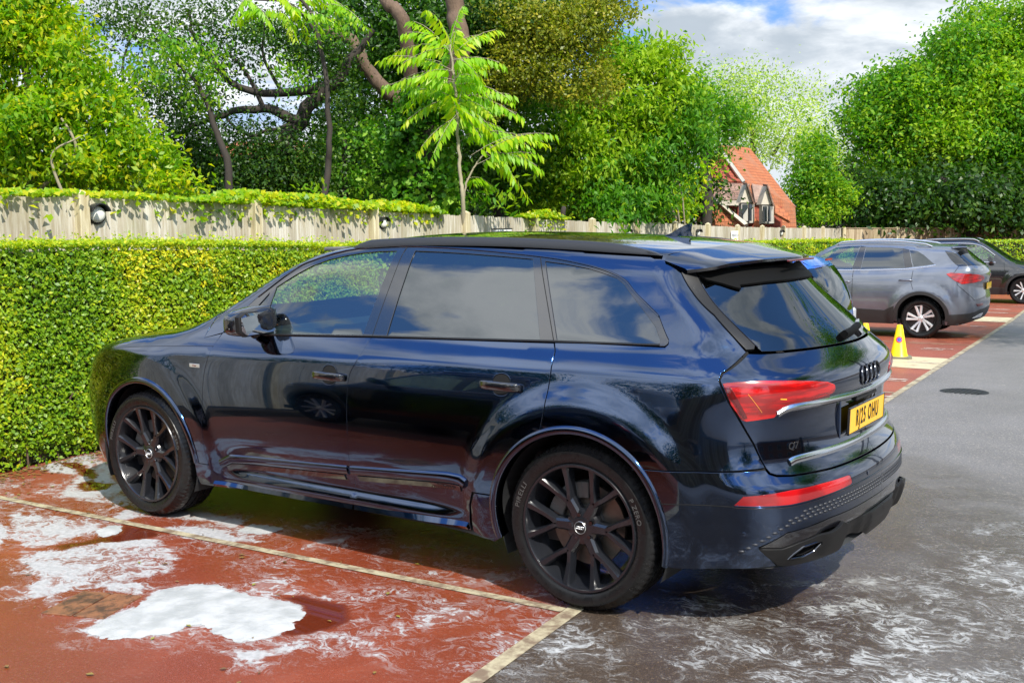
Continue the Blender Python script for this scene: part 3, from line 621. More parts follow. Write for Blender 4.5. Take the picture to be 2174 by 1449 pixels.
    MB().box((-.962,0,.918),(.02,.30,.018),bev=.004).obj('plate_light',M['satin_black'],t)
    Pm=sh.surf(-1.035,.785); nm=sh.normal(Pm); up=np.array([0,0,1.]); rg=np.cross(up,nm); lettering('model_lettering','Q7',.042,Pm+nm*.002,rg,up,M['gloss_black'],t,.0015,.0005,1.1)
    # bumper
    refl=[(-.736,.567),(-.771,.608),(-.955,.624),(-1.12,.627),(-1.31,.626),(-1.325,.622),(-1.332,.590),(-1.32,.583),(-1.12,.573),(-.952,.563)]
    arcB=[(x,z) for x,z in circ(ax,az,ra,132,194,40) if z<.686]
    bot=[(-.47,.262),(-.70,.285),(-.835,.295),(-.925,.300)]
    cut=[(-.835,.392),(-.943,.450),(-1.158,.474),(-1.524,.480),(sc,.480)]
    bo=[(-.290,.686)]+arcB+bot+cut+[(sc,.664),(-1.212,.665),(-.985,.671),(-.915,.677),(-.885,.688),(-.873,.705),(-.60,.695),(-.372,.686)]
    panel('rear_bumper',sh,bo,N,t,holes=[refl],mirror='join',step=.026,gap=.0015,hdepth=.012,edge=.0025)
    panel('bumper_reflector',sh,refl,M['refl'],t,step=.03,gap=.002,off=-.001)
    ribbon('bumper_seam',sh,[(-.405,.546),(-.56,.560),(-.74,.563)],M['gap'],t,w=.004,off=.001,step=.02)
    ribbon('reflector_trim',sh,[(-.735,.560),(-.952,.555),(-1.12,.565),(-1.335,.576),(-1.5,.580),(sc,.581)],M['dark_chrome'],t,w=.006,off=.005,step=.03)
    # honeycomb texture: rows of small raised cups
    path=np.array(smoothline([(-.776,.372),(-.86,.430),(-.942,.478),(-1.05,.500),(-1.158,.508),(-1.30,.515),(-1.53,.520),(sc,.521)],8)); L=np.concatenate([[0],np.cumsum(np.hypot(*np.diff(path,axis=0).T))]); mb=MB()
    for row in range(3):
        ds=np.arange(.0+(.014 if row==1 else 0),L[-1],.028)
        for d in ds:
            if row>0 and d<.16+row*.05: continue
            s_=np.interp(d,L,path[:,0]); z_=np.interp(d,L,path[:,1])+.016*row; Pq=sh.surf(np.array([s_]),np.array([z_]))[0]; nn=sh.normal(Pq[None])[0]; a=np.cross([0,0,1.],nn); a/=np.linalg.norm(a); b=np.cross(nn,a)
            V=[];m_=8
            for rr,h in((1.,.0),(.8,.004),(.45,.0055)):
                V+=[Pq+a*math.cos(k_*2*math.pi/m_)*.0125*rr+b*math.sin(k_*2*math.pi/m_)*.0062*rr+nn*h for k_ in range(m_)]
            V=np.array(V); Fq=[(q*m_+i,q*m_+(i+1)%m_,(q+1)*m_+(i+1)%m_,(q+1)*m_+i) for q in range(2) for i in range(m_)]+[tuple(2*m_+i for i in range(m_))]
            mb.add(V,Fq); mb.add(V*np.array([1,-1,1.]),[f[::-1] for f in Fq])
    mb.obj('bumper_mesh_texture',M['mesh_trim'],t,auto=60)
    sink=lambda q:-.012+0*q[:,0]
    panel('diffuser_frame',sh,[(-.842,.388),(-.946,.444),(-1.158,.468),(-1.524,.474),(sc,.474),(sc,.425),(-1.30,.42),(-1.16,.425),(-1.0,.40),(-.93,.382)],M['gloss_black'],t,mirror='join',gap=.001,off=-.004)
    bulge=lambda q: .004+.022*(sst(-1.30,-1.24,q[:,0])*(1-sst(-1.16,-1.08,q[:,0])))*sst(.28,.33,q[:,1])*(1-sst(.42,.45,q[:,1]))+.016*(1-sst(-1.55,-1.48,q[:,0]))*sst(.28,.33,q[:,1])*(1-sst(.40,.44,q[:,1]))-.02*sst(-1.48,-1.40,q[:,0])*(1-sst(-1.36,-1.30,q[:,0]))
    exh=[(-.965,.330),(-.985,.352),(-1.02,.376),(-1.115,.385),(-1.12,.372),(-1.09,.342),(-1.04,.328)]
    panel('diffuser',sh,[(-.838,.384),(-.93,.378),(-1.0,.396),(-1.16,.421),(-1.24,.438),(-1.30,.416),(sc,.421),(sc,.318),(-1.56,.312),(-1.50,.335),(-1.36,.335),(-1.30,.296),(-1.20,.288),(-1.0,.292),(-.932,.302),(-.88,.345)],M['satin_black'],t,holes=[exh],mirror='join',step=.018,gap=.0,fn=bulge,hdepth=.05)
    ribbon('exhaust_trim',sh,exh,M['dark_chrome'],t,w=.010,off=.007,closed=True,step=.012)
    panel('exhaust_recess',sh,exh,M['gap'],t,off=-.03,step=.03)
    ribbon('bumper_underside',sh,[(-.47,.262),(-.70,.285),(-.85,.29),(-1.2,.285),(-1.69,.31)],M['plastic'],t,w=.04,prof=[(-.0,-.002),(.01,-.02),(.02,-.25)],step=.05)
    for s_,z_ in((-.778,.450),(-1.50,.60)):
        Pq=sh.surf(s_,z_); nn=sh.normal(Pq); a=np.cross([0,0,1.],nn);b=np.cross(nn,a); th=np.linspace(0,2*np.pi,20,endpoint=False); V=[Pq+nn*.0015+(a*math.cos(u)+b*math.sin(u))*.0095 for u in th]; V+=[Pq+nn*.0025+(a*math.cos(u)+b*math.sin(u))*.0075 for u in th]
        mesh('parking_sensor',V,[(i,(i+1)%20,20+(i+1)%20,20+i) for i in range(20)]+[tuple(range(20,40))],M['navy'],t,auto=60)
    # rear wiper cover at the right foot of the window
    w_=bpy.data.objects.new('rear_wiper',None); w_.empty_display_size=.05; COL.objects.link(w_); w_.parent=t
    ribbon('wiper_arm',sh,[(sc+.10,1.190),(sc-.02,1.196),(sc-.16,1.206)],M['gap_gloss'],w_,mirror='no',prof=[(-.016,-.002),(-.014,.022),(-.006,.030),(.010,.030),(.018,.022),(.020,-.002)],step=.02)
    ribbon('wiper_foot',sh,[(sc-.12,1.185),(sc-.20,1.200),(sc-.34,1.214)],M['gloss_black'],w_,mirror='no',prof=[(-.018,-.002),(-.016,.012),(.014,.014),(.020,-.002)],step=.02)
    # handles
    for s0,z0,l in((1.468,.952,.108),(.404,.979,.112)):
        for sy in(1,-1):
            h=bpy.data.objects.new('door_handle',None); h.empty_display_size=.05; COL.objects.link(h); h.parent=t
            th=np.linspace(0,2*np.pi,28,endpoint=False); rings=[]
            for rr,o in((1.08,.0012),(1.0,.0022),(.96,.0005)):
                q=np.stack([s0+.052*rr*np.sign(np.cos(th))*np.abs(np.cos(th))**.8,z0+.006+.050*rr*np.sin(th)],1); Pq=sh.surf(q[:,0],q[:,1]); rings.append(Pq+sh.normal(Pq)*o)
            V=np.concatenate(rings); n=28; Fq=[(q_*n+i,q_*n+(i+1)%n,(q_+1)*n+(i+1)%n,(q_+1)*n+i)[::-1] for q_ in range(2) for i in range(n)]
            mi=[0]*n+[0]*n; V1=V*np.array([1,sy,1.]); mesh('cup_rim',V1,Fq if sy>0 else [f[::-1] for f in Fq],N,h,auto=60)
            mesh('cup',rings[2]*np.array([1,sy,1.]),[tuple(range(n))[::-1] if sy>0 else tuple(range(n))],M['gap'],h)
            xs=np.linspace(-1,1,17); V=[]; m_=12
            for u in xs:
                f=1-abs(u)**6; Pq=sh.surf(s0+l*u,z0+.002*u); nn=sh.normal(Pq); hh=.021*(.72+.28*f); dd=.012*(.6+.4*f); lift=.030*(1-abs(u)**3.2)+.010
                for k_ in range(m_):
                    a=2*math.pi*k_/m_; ca,sa=math.cos(a),math.sin(a); V.append(Pq+nn*(lift+dd*np.sign(ca)*abs(ca)**.6)+np.array([0,0,1.])*hh*np.sign(sa)*abs(sa)**.6)
            V=np.array(V)*np.array([1,sy,1.]); Fq=[(i*m_+j,i*m_+(j+1)%m_,(i+1)*m_+(j+1)%m_,(i+1)*m_+j) for i in range(16) for j in range(m_)]+[tuple(range(m_))[::-1],tuple(16*m_+j for j in range(m_))]
            if sy<0: Fq=[f[::-1] for f in Fq]
            mesh('strap',V,Fq,M['gloss_black'],h,auto=60)
    # mirrors
    for sy in(1,-1):
        m=bpy.data.objects.new('door_mirror',None); m.empty_display_size=.1; COL.objects.link(m); m.parent=t
        U,Wn=28,18; V=[]
        for i in range(Wn+1):
            ph=-H2+math.pi*i/Wn
            for j in range(U):
                a=2*math.pi*j/U; p=lambda v,e:np.sign(v)*abs(v)**e
                X=p(math.cos(ph),.55)*p(math.cos(a),.55); Z=p(math.cos(ph),.55)*p(math.sin(a),.6); Y=p(math.sin(ph),.55)
                x=2.045+.085*X*(1-.25*max(Y,0)); z=1.208+.078*Z*(1-.16*max(Y,0)+.0*Y)-.012*Y; y=.955+.135*Y; x+=.03*Y
                if X<0: x=2.045+.03*Y+(x-2.045-.03*Y)*.75
                V.append((x,sy*y,z))
        Fq=[(i*U+j,i*U+(j+1)%U,(i+1)*U+(j+1)%U,(i+1)*U+j) for i in range(Wn) for j in range(U)]
        if sy>0: Fq=[f[::-1] for f in Fq]
        mesh('mirror_shell',V,Fq,M['gloss_black'],m,auto=60)
        g=[(1.982,.850,1.150),(1.980,.850,1.262),(2.000,1.03,1.258),(2.008,1.062,1.235),(2.006,1.060,1.165),(1.998,1.03,1.140)]
        V=[(x-.010,sy*y,z) for x,y,z in g]; f=tuple(range(6)); nrm=np.cross(np.array(V[1])-V[0],np.array(V[2])-V[0]); mesh('mirror_glass',V,[f if nrm[0]<0 else f[::-1]],M['mirror'],m)
        Vb=np.array([(x-.006,sy*y,z) for x,y,z in g]); c=Vb.mean(0); Vb=np.concatenate([Vb,c+(Vb-c)*1.12+np.array([.004,0,0]),c+(Vb-c)*1.14+np.array([.03,0,0])]); Fb=[(i,(i+1)%6,6+(i+1)%6,6+i) for i in range(6)]+[(6+i,6+(i+1)%6,12+(i+1)%6,12+i) for i in range(6)]
        mesh('mirror_frame',Vb,Fb,M['satin_black'],m,auto=40)
        MB().tube([(2.14,sy*.84,1.122),(2.08,sy*.88,1.128),(2.04,sy*.93,1.142)],[.034,.028,.030],10).obj('mirror_arm',M['gloss_black'],m,auto=60)
        MB().tube([(2.085,sy*.87,1.186),(2.10,sy*.98,1.183),(2.10,sy*1.05,1.180),(2.06,sy*1.088,1.178)],[.004]*4,6).obj('indicator_strip',M['badge'],m)
    # roof rails and aerial
    for sy in(1,-1):
        xs=np.linspace(1.60,-.235,60); u=np.linspace(0,1,60); P=sh.top(xs,.598); h=.033*np.minimum(1,np.minimum(u/.07,(1-u)/.14))**.6; V=[];cs=[(-.5,-.3),(-.46,.75),(-.25,1.),(.25,1.),(.46,.75),(.5,-.3)]
        for i in range(60):
            for a,b in cs: V.append((xs[i],sy*(.603+a*.042*(.5+.5*min(1,h[i]/.03))),P[i,2]+b*h[i]))
        Fq=[(i*6+j,i*6+j+1,(i+1)*6+j+1,(i+1)*6+j) for i in range(59) for j in range(5)]+[tuple(range(6))[::-1],tuple(59*6+j for j in range(6))]
        if sy<0: Fq=[f[::-1] for f in Fq]
        mesh('roof_rail',V,Fq,M['rail'],t,auto=55)
    V=[];prof=[(-.115,0,.016),(-.06,.020,.016),(-.01,.050,.012),(.03,.070,.007),(.062,.078,.003),(.066,.072,.003),(.055,.03,.010),(.062,0,.014)]
    V=[(.0-x*.85-.04,s_*w_,1.640+z_*.82) for s_ in(1,-1) for x,z_,w_ in prof]; n=len(prof); mesh('roof_aerial',V,[tuple(range(n)),tuple(range(n,2*n))[::-1]]+[(i,n+i,n+(i+1)%n,(i+1)%n) for i in range(n)],M['navy'],t,auto=30)
    # badge on the wing
    Pb=sh.surf(2.523,.938); nb=sh.normal(Pb); MB().box(Pb+nb*.002,(.084,.004,.020),bev=.001).obj('wing_badge',M['badge'],t); lettering('badge_lettering','S line',.016,Pb+nb*.0046,(-1,0,0),(0,0,1),M['lamp_dark'],t,.0004)
    # headlamps
    panel('headlamp',sh,[(3.86,.72),(3.86,.86),(4.25,.83),(4.45,.81),(4.45,.74),(4.2,.71)],M['chrome'],t,off=.004)
    panel('grille',sh,[(4.55,.30),(4.55,.85),(sf,.86),(sf,.30)],M['satin_black'],t,mirror='join',off=.006)
    # cabin
    MB().box((1.2,0,.62),(2.3,1.5,.08),bev=.01).obj('cabin_floor',M['interior'],t)
    MB().box((2.18,0,1.02),(.42,1.44,.22),bev=.06).obj('dashboard',M['interior'],t)
    MB().box((.9,0,1.585),(2.0,1.06,.02),bev=.005).obj('headlining',M['headlining'],t)
    for sy in(1,-1): MB().box((.75,sy*.80,.95),(2.8,.05,.34),bev=.02).obj('door_card',M['interior'],t)
    for x0,ys_ in((1.18,(.38,-.38)),(.22,(.45,0,-.45))):
        for y0 in ys_:
            s_=bpy.data.objects.new('seat',None); s_.empty_display_size=.1; COL.objects.link(s_); s_.parent=t
            MB().box((x0+.20,y0,.78),(.50,.48,.16),bev=.05).obj('cushion',M['cream_leather'],s_,auto=60); a=R(-16); rt=np.array([[math.cos(a),0,math.sin(a)],[0,1,0],[-math.sin(a),0,math.cos(a)]])
            MB().box((x0-.10,y0,1.06),(.13,.48,.62),rt,bev=.055).obj('backrest',M['cream_leather'],s_,auto=60); MB().box((x0-.21,y0,1.42),(.09,.26,.17),rt,bev=.04).obj('headrest',M['cream_leather'],s_,auto=60)
    sw=MB(); th=np.linspace(0,2*np.pi,33); sw.tube([(1.80+.07*math.sin(a)*1.,-.38+.185*math.cos(a),1.04+.17*math.sin(a)) for a in th],.015,8,cap=False); sw.bar((1.80,-.38-.17,1.03),(1.80,-.38+.17,1.03),.03,.04); sw.obj('steering_wheel',M['interior'],t,auto=60)
    # wheels
    for x in(0,WB):
        for sy in(1,-1):
            w=wheel(t,x,sy*.962,.379,sy,'y',.286,.285)
            if sy>0:
                sidewall_text(t,'P ZERO',x,.9665,.375,.318,158,.030); sidewall_text(t,'PIRELLI',x,.9665,.375,.318,22,.034)
    return t,sh
def smoothline(pts,n=6):
    """Catmull-Rom through the points"""
    P=np.array(pts,float); 
    if len(P)<3: return [tuple(p) for p in P]
    E=np.concatenate([[2*P[0]-P[1]],P,[2*P[-1]-P[-2]]]); out=[]
    for i in range(len(P)-1):
        a,b,c,d=E[i:i+4]
        for k in range(n): u=k/n; out.append(tuple(.5*((2*b)+(c-a)*u+(2*a-5*b+4*c-d)*u*u+(3*b-a-3*c+d)*u**3)))
    out.append(tuple(P[-1])); return out
M['mirror']=mat('mirror glass',Base_Color=(.8,.82,.85),Metallic=1.,Roughness=.02)
M['rail']=mat('anodised black rail',Base_Color=(.035,.037,.042),Metallic=.4,Roughness=.38)
M['mesh_trim']=mat('dark satin mesh trim',Base_Color=(.03,.032,.038),Metallic=.3,Roughness=.45)
M['gap_gloss']=mat('dull black trim',Base_Color=(.001,.001,.001),Roughness=.7,Specular_IOR_Level=.15)
SUV,SUVSH=build_suv()
# ---------------------------------------------------------------- ground
xe=lambda y: .02+.088*(.97-np.asarray(y,float))      # edge between the red bays and the lane
xh=lambda y: 4.75+.085*(.66-np.asarray(y,float))     # foot of the hedge
FOAM={
 'A':[(2.82,1.65),(2.79,1.45),(2.56,1.24),(2.34,1.31),(2.1,1.43),(2.03,1.57),(2.07,1.77),(1.94,1.77),(1.87,1.87),(2.0,1.95),(2.09,1.92),(2.18,2.01),(2.21,2.08),(2.04,2.13),(2.05,2.2),(2.13,2.19),(2.22,2.11),(2.24,2.21),(2.44,2.06),(2.51,1.96),(2.86,1.9),(3.01,1.8),(2.89,1.73)],
 'B':[(1.68,2.3),(1.71,2.12),(1.74,1.94),(1.81,1.83),(1.8,1.69),(1.69,1.59),(1.37,1.61),(1.15,1.57),(1.02,1.63),(.95,1.78),(.92,1.9),(.99,2.01),(1.14,2.01),(1.26,1.97),(1.34,2.02),(1.32,2.12),(1.43,2.24),(1.59,2.32)],
 'C':[(2.74,1.08),(2.6,1.0),(2.45,.94),(2.23,.96),(2.0,.93),(2.0,.99),(2.16,1.08),(2.42,1.15),(2.65,1.12)],
 'D':[(4.82,.54),(4.88,.25),(4.91,.04),(4.53,.17),(4.07,.43),(3.49,.76),(3.46,.88),(3.65,.95),(3.91,.92),(4.15,.7),(4.29,.56),(4.53,.6)],
 'E':[(3.01,1.29),(3.01,1.21),(2.92,1.19),(2.82,1.34),(2.89,1.38)],
 'F':[(3.25,.94),(3.03,.89),(2.85,.73),(2.43,.73),(2.38,.86),(2.56,.85),(2.71,.9),(2.97,.94),(3.02,1.09),(3.12,1.11)],
 'G':[(2.28,.88),(2.32,.76),(2.12,.73),(2.1,.84),(2.23,.9)],'H':[(3.64,1.52),(3.34,1.65),(3.23,1.72),(3.08,1.84),(3.3,2.0),(3.7,1.8)],
 'J':[(3.76,1.38),(3.4,1.25),(3.08,1.21),(2.99,1.31),(2.94,1.47),(2.96,1.56),(2.89,1.73),(3.1,1.72),(3.39,1.6)],
 'K':[(1.09,2.14),(.92,2.11),(.85,2.01),(.8,1.87),(.72,1.93),(.77,2.04),(.77,2.12),(.88,2.15)]}
HOLES=[[(4.1,.68),(4.12,.58),(3.91,.61),(3.8,.7),(3.85,.78)],[(4.81,.37),(4.72,.29),(4.22,.47),(4.09,.56),(4.29,.51)]]
PUD=[[(1.26,1.54),(1.11,1.46),(.96,1.45),(.82,1.58),(.8,1.7),(.83,1.79),(.92,1.9),(.97,1.76),(1.02,1.63),(1.15,1.57)],[(2.88,1.61),(2.85,1.45),(2.83,1.29),(2.95,1.13),(2.78,1.14),(2.6,1.19),(2.61,1.27),(2.79,1.45),(2.81,1.64)]]+HOLES
def lat(shape,seed):
    g=np.random.default_rng(seed).random((256,256)); return g
_L=[lat(0,i) for i in range(4)]
def vnoise(x,y,s,k=0):
    x=x*s+17.3*k;y=y*s+5.1*k; xi=np.floor(x).astype(int);yi=np.floor(y).astype(int);fx=x-xi;fy=y-yi; fx=fx*fx*(3-2*fx);fy=fy*fy*(3-2*fy); g=_L[k%4]; a=lambda i,j:g[i&255,j&255]
    return (a(xi,yi)*(1-fx)+a(xi+1,yi)*fx)*(1-fy)+(a(xi,yi+1)*(1-fx)+a(xi+1,yi+1)*fx)*fy
def fbm(x,y,s,k=0,o=4): return sum(vnoise(x,y,s*2**i,k+i)*.5**i for i in range(o))/sum(.5**i for i in range(o))
def sdist(X,Y,poly):
    p=np.stack([X,Y],1); poly=np.array(poly); d=polydist(p,poly); return np.where(inside(p,poly),d,-d)
def wash(X,Y):
    """foam cover and standing water at ground points"""
    wx=X+.10*(fbm(X,Y,5,0)-.5)+.035*(fbm(X,Y,22,1)-.5); wy=Y+.10*(fbm(X,Y,5,2)-.5)+.035*(fbm(X,Y,22,3)-.5)
    f=np.zeros_like(X); w=np.zeros_like(X); near=(X>-3)&(X<5.4)&(Y>-3.5)&(Y<4.5); i=np.where(near)[0]; x,y,a,b=X[i],Y[i],wx[i],wy[i]
    fi=np.zeros(len(i)); wi=np.zeros(len(i))
    for k,p in FOAM.items():
        s=sdist(a,b,p); st=1. if k=='B' else (.74 if k=='A' else .76); fi=np.maximum(fi,st*sst(-.045,.03,s))
        fi=np.maximum(fi,.33*sst(-.28,-.02,s))
    for p in HOLES: fi*=1-sst(-.02,.03,sdist(a,b,p))
    for p in PUD: wi=np.maximum(wi,sst(-.03,.02,sdist(a,b,p)))
    fi*=1-.9*wi
    g=lambda cx,cy,sx,sy,an=0: np.exp(-((((x-cx)*math.cos(an)+(y-cy)*math.sin(an))/sx)**2+((-(x-cx)*math.sin(an)+(y-cy)*math.cos(an))/sy)**2))
    z=.66*g(2.4,1.12,1.7,.40)+.35*g(3.4,.8,.9,.3)+.46*g(1.1,1.35,.8,.5)+.42*g(.7,1.7,.9,.5)+.5*g(3.6,1.2,.7,.5)+.42*g(4.3,.9,.5,.3)+.40*g(1.4,.55,1.6,.25)
    z=z+.60*g(-.75,.95,.75,.33,-.1)+.55*g(-1.55,-.2,.6,1.0)+.50*g(-1.4,-1.2,.35,1.1)+.5*g(-.9,.35,.5,.3)+.42*g(.1,-.1,.9,.4)+.5*g(-.3,1.4,.5,.3)+.55*g(-1.7,.6,.5,.6)
    z*=.70*(.40+1.2*fbm(x,y,1.9,1))
    fi=np.maximum(fi,np.minimum(z,.36)*(1-.9*wi)); wi=np.maximum(wi,.75*g(-.25,.5,.7,.35)*1.0)
    f[i]=fi; w[i]=wi; return f,w
def foamed(t,base,dry,wetdark,rough0,rough1,bumpscale,bstr,speck=None):
    p=worldco(t); foam=t.attr('foam'); wet=t.attr('wet')
    # thin curling filaments and small flecks of suds
    d=t.noise(p,3.2,3,.6,out=1); v=t.n.new('ShaderNodeVectorMath'); v.operation='MULTIPLY_ADD'; t.link(d,v.inputs[0]); v.inputs[1].default_value=(.30,.30,.3); t.link(p,v.inputs[2])
    q=t.mapping(v.outputs[0],rot=(0,0,.5),scale=(8,15,6)); n1=t.noise(q,1.,6,.66,.5); rid=t.math('SUBTRACT',1.,t.math('ABSOLUTE',t.math('MULTIPLY_ADD',n1,2.,-1.)))
    q2=t.mapping(v.outputs[0],rot=(0,0,-.25),scale=(26,44,6)); n2=t.noise(q2,1.,4,.7,.7); n3=t.noise(v.outputs[0],3.4,7,.68,.4); n4=t.noise(p,95.,3,.7,.2)
    fil=t.math('MULTIPLY',t.sstep(rid,.86,.99),.30); fl=t.math('MULTIPLY',t.sstep(n2,.56,.78),.40); ms=t.math('MULTIPLY',t.math('SUBTRACT',n3,.54),2.0)
    fl=t.math('ADD',fl,t.math('MULTIPLY',t.math('SUBTRACT',n4,.5),.35))
    tot=t.math('ADD',foam,t.math('MULTIPLY',t.math('ADD',t.math('ADD',fil,fl),ms),t.math('MULTIPLY',t.sstep(foam,.03,.30),t.sstep(foam,.80,1.,1.,.25))))
    mask=t.math('MULTIPLY',t.sstep(tot,.50,.80),.92); thin=t.sstep(tot,.30,.62,0.,.26); mask=t.math('MAXIMUM',mask,thin)
    t.foammask=mask
    n=t.noise(p,.9,5,.6); big=t.mix(t.sstep(n,.3,.7),dry[0],dry[1]); fine=t.noise(p,bumpscale,3,.7); col=t.mix(t.sstep(fine,.35,.68),t.mix(.55,big,(0,0,0)),big)
    if speck: col=t.mix(t.sstep(t.noise(p,62,4,.8),.54,.66),col,speck)
    # damp area round the washed car
    ln=t.new('ShaderNodeVectorMath'); ln.operation='DISTANCE'; t.link(p,ln.inputs[0]); ln.inputs[1].default_value=(.9,.6,0)
    damp=t.math('MULTIPLY',t.sstep(t.math('ADD',ln.outputs['Value'],t.math('MULTIPLY',t.noise(p,.8,5,.6),3.2)),3.8,6.4,1.,0.),t.sstep(t.noise(p,1.7,5,.62,.4),.30,.55,.55,1.))
    w=t.math('MAXIMUM',t.math('MULTIPLY',wet,1.),t.math('MULTIPLY',damp,.86))
    col=t.mix(w,col,t.mix(.5,t.mix(1.,col,wetdark,'MULTIPLY'),tuple(.5*c*d_ for c,d_ in zip(dry[0],wetdark))))
    col=t.mix(t.math('MULTIPLY',wet,.75),col,t.mix(1.,col,(.34,.26,.22),'MULTIPLY'))
    sudc=t.mix(t.sstep(t.noise(p,38,4,.6),.3,.7),(.30,.31,.31),(.44,.445,.445)); col=t.mix(mask,col,sudc)
    t.link(col,t.b.inputs['Base Color'])
    rg=t.mix(w,(rough0,)*3,(rough1,)*3); rg=t.mix(mask,rg,(.55,.55,.55)); rg=t.mix(t.math('MULTIPLY',wet,.93),rg,(.02,)*3); t.link(rg,t.b.inputs['Roughness'])
    h=t.math('ADD',t.math('MULTIPLY',fine,t.math('SUBTRACT',1.,t.math('MAXIMUM',wet,t.math('MULTIPLY',mask,.8)))),t.math('MULTIPLY',t.math('MULTIPLY',mask,t.math('ADD',.3,t.noise(p,55,4,.65))),1.0)); bump(t,h,bstr,.006)
M['red_tarmac']=mat('red parking surface',lambda t:foamed(t,None,((.42,.098,.042),(.30,.072,.036)),(.80,.66,.58),.48,.16,210,.30,(.30,.16,.13)))
M['asphalt']=mat('grey asphalt',lambda t:foamed(t,None,((.215,.205,.205),(.160,.152,.148)),(.40,.26,.15),.55,.085,170,.42,(.42,.38,.32)))
M['line']=mat('worn cream marking',lambda t:(t.link(t.mix(t.sstep(t.noise(worldco(t),9,6,.7),.40,.62),(.40,.35,.23),(.17,.12,.08)),t.b.inputs['Base Color']),bump(t,t.noise(worldco(t),120,3,.6),.3,.003)),Roughness=.5)
M['white_line']=mat('worn white marking',lambda t:t.link(t.mix(t.sstep(t.noise(worldco(t),11,6,.7),.40,.62),(.62,.58,.50),(.25,.12,.09)),t.b.inputs['Base Color']),Roughness=.55)
M['soil']=mat('leaf litter and soil',lambda t:(t.link(t.mix(t.noise(worldco(t),14,6,.7),(.018,.012,.007),(.085,.055,.030)),t.b.inputs['Base Color']),bump(t,t.noise(worldco(t),30,6,.7),.9,.03)),Roughness=.9)
def grid_sheet(name,xs_of_y,us,ys,mt,z=0.,label=None):
    Y=np.repeat(np.array(ys)[:,None],len(us),1); a,b=xs_of_y(np.array(ys)); X=a[:,None]+(b-a)[:,None]*np.array(us)[None,:]; X,Yf=X.ravel(),Y.ravel(); f,w=wash(X,Yf)
    V=np.stack([X,Yf,gz(Yf)+z],1); n=len(us); i,j=np.meshgrid(np.arange(len(ys)-1),np.arange(n-1),indexing='ij'); i,j=i.ravel(),j.ravel(); F=np.stack([i*n+j,i*n+j+1,(i+1)*n+j+1,(i+1)*n+j],1)
    o=mesh(name,V,F,mt,smooth=True,attrs={'foam':('POINT','FLOAT',f),'wet':('POINT','FLOAT',w)}); return tag(o,kind='structure')
yn=np.concatenate([np.arange(-60,-26,2.),np.arange(-26,-3,.5),np.arange(-3,3.2,.022),np.arange(3.2,9.,.4)])
u_red=np.concatenate([np.linspace(0,1,210)])
grid_sheet('parking_bays',lambda y:(xe(y),xh(y)+.25),u_red,yn,M['red_tarmac'])
ul=np.concatenate([np.linspace(0,.86,24),np.linspace(.88,1,190)])
yn2=np.concatenate([np.arange(-60,-26,2.),np.arange(-26,-4,.5),np.arange(-4,4.2,.026),np.arange(4.2,20.,.8)])
grid_sheet('lane_road',lambda y:(np.full(len(y),-22.)+0*y,xe(y)),ul,yn2,M['asphalt'])
yy_=np.concatenate([np.array([-900.,-300,-120,-70]),np.arange(-60,24,3.),np.array([40.,120,900])]); xx_=np.array([-900.,-200,-60,-30,-10,0,5,10,20,40,80,200,900]); 
V=[(x,y,float(gz(max(y,-60.)))-.05) for y in yy_ for x in xx_]; n=len(xx_)
tag(mesh('ground',V,[(i*n+j,i*n+j+1,(i+1)*n+j+1,(i+1)*n+j) for i in range(len(yy_)-1) for j in range(n-1)],M['soil']),kind='structure')
def strip(name,pts,w,mt,z=.004,closed=False):
    """flat painted band along a line on the ground"""
    P=resample(pts,.5,False); t_=np.gradient(P,axis=0); t_/=np.linalg.norm(t_,axis=1)[:,None]; nn=np.stack([-t_[:,1],t_[:,0]],1); A=P+nn*w/2;B=P-nn*w/2; V=np.concatenate([np.c_[A,gz(A[:,1])+z],np.c_[B,gz(B[:,1])+z]]); k=len(P); return V,[(k+i,k+i+1,i+1,i) for i in range(k-1)]
def marks(name,lst,mt):
    V=[];F=[];n=0
    for v,f in lst: V.append(v); F+=[tuple(q+n for q in g) for g in f]; n+=len(v)
    return tag(mesh(name,np.concatenate(V),F,mt),kind='structure')
by=lambda y0,x0,x1: [(x0,y0+(x0)*.0),(x1,y0+.05*(x1-x0))]
marks('lane_edge_line',[strip('',[(float(xe(y)),y) for y in np.linspace(8,-50,100)],.075,None)],M['line'])
marks('bay_lines',[strip('',by(y,float(xe(y))+.04,float(xh(y))-.0),.055,None,.0042) for y in (3.5,.985,-1.55,-4.2,-6.9,-13.4,-15.9)]+[strip('',by(y,float(xe(y))+.04,float(xh(y))),.05,None) for y in(-22.5,-25.)],M['line'])
def boxmark(y0,y1,x1,z=.004): a,b=float(xe(y0))+.04,float(xe(y1))+.04; V=[(a,y0,float(gz(y0))+z),(x1,y0+.05,float(gz(y0))+z),(x1+.12,y1+.05,float(gz(y1))+z),(b,y1,float(gz(y1))+z)]; return np.array(V),[(0,3,2,1)]
marks('walkway_marking',[boxmark(-9.45,-11.0,6.0),boxmark(-19.45,-20.95,6.8)],mat('cream walkway paint',lambda t:t.link(t.mix(t.sstep(t.noise(worldco(t),6,6,.7),.50,.72),(.48,.42,.27),(.30,.20,.13)),t.b.inputs['Base Color']),Roughness=.55))
marks('walkway_border',[strip('',[(float(xe(-10.2))+.05,-10.22),(6.,-10.1)],.05,None,.008)],M['white_line'])
num=[]
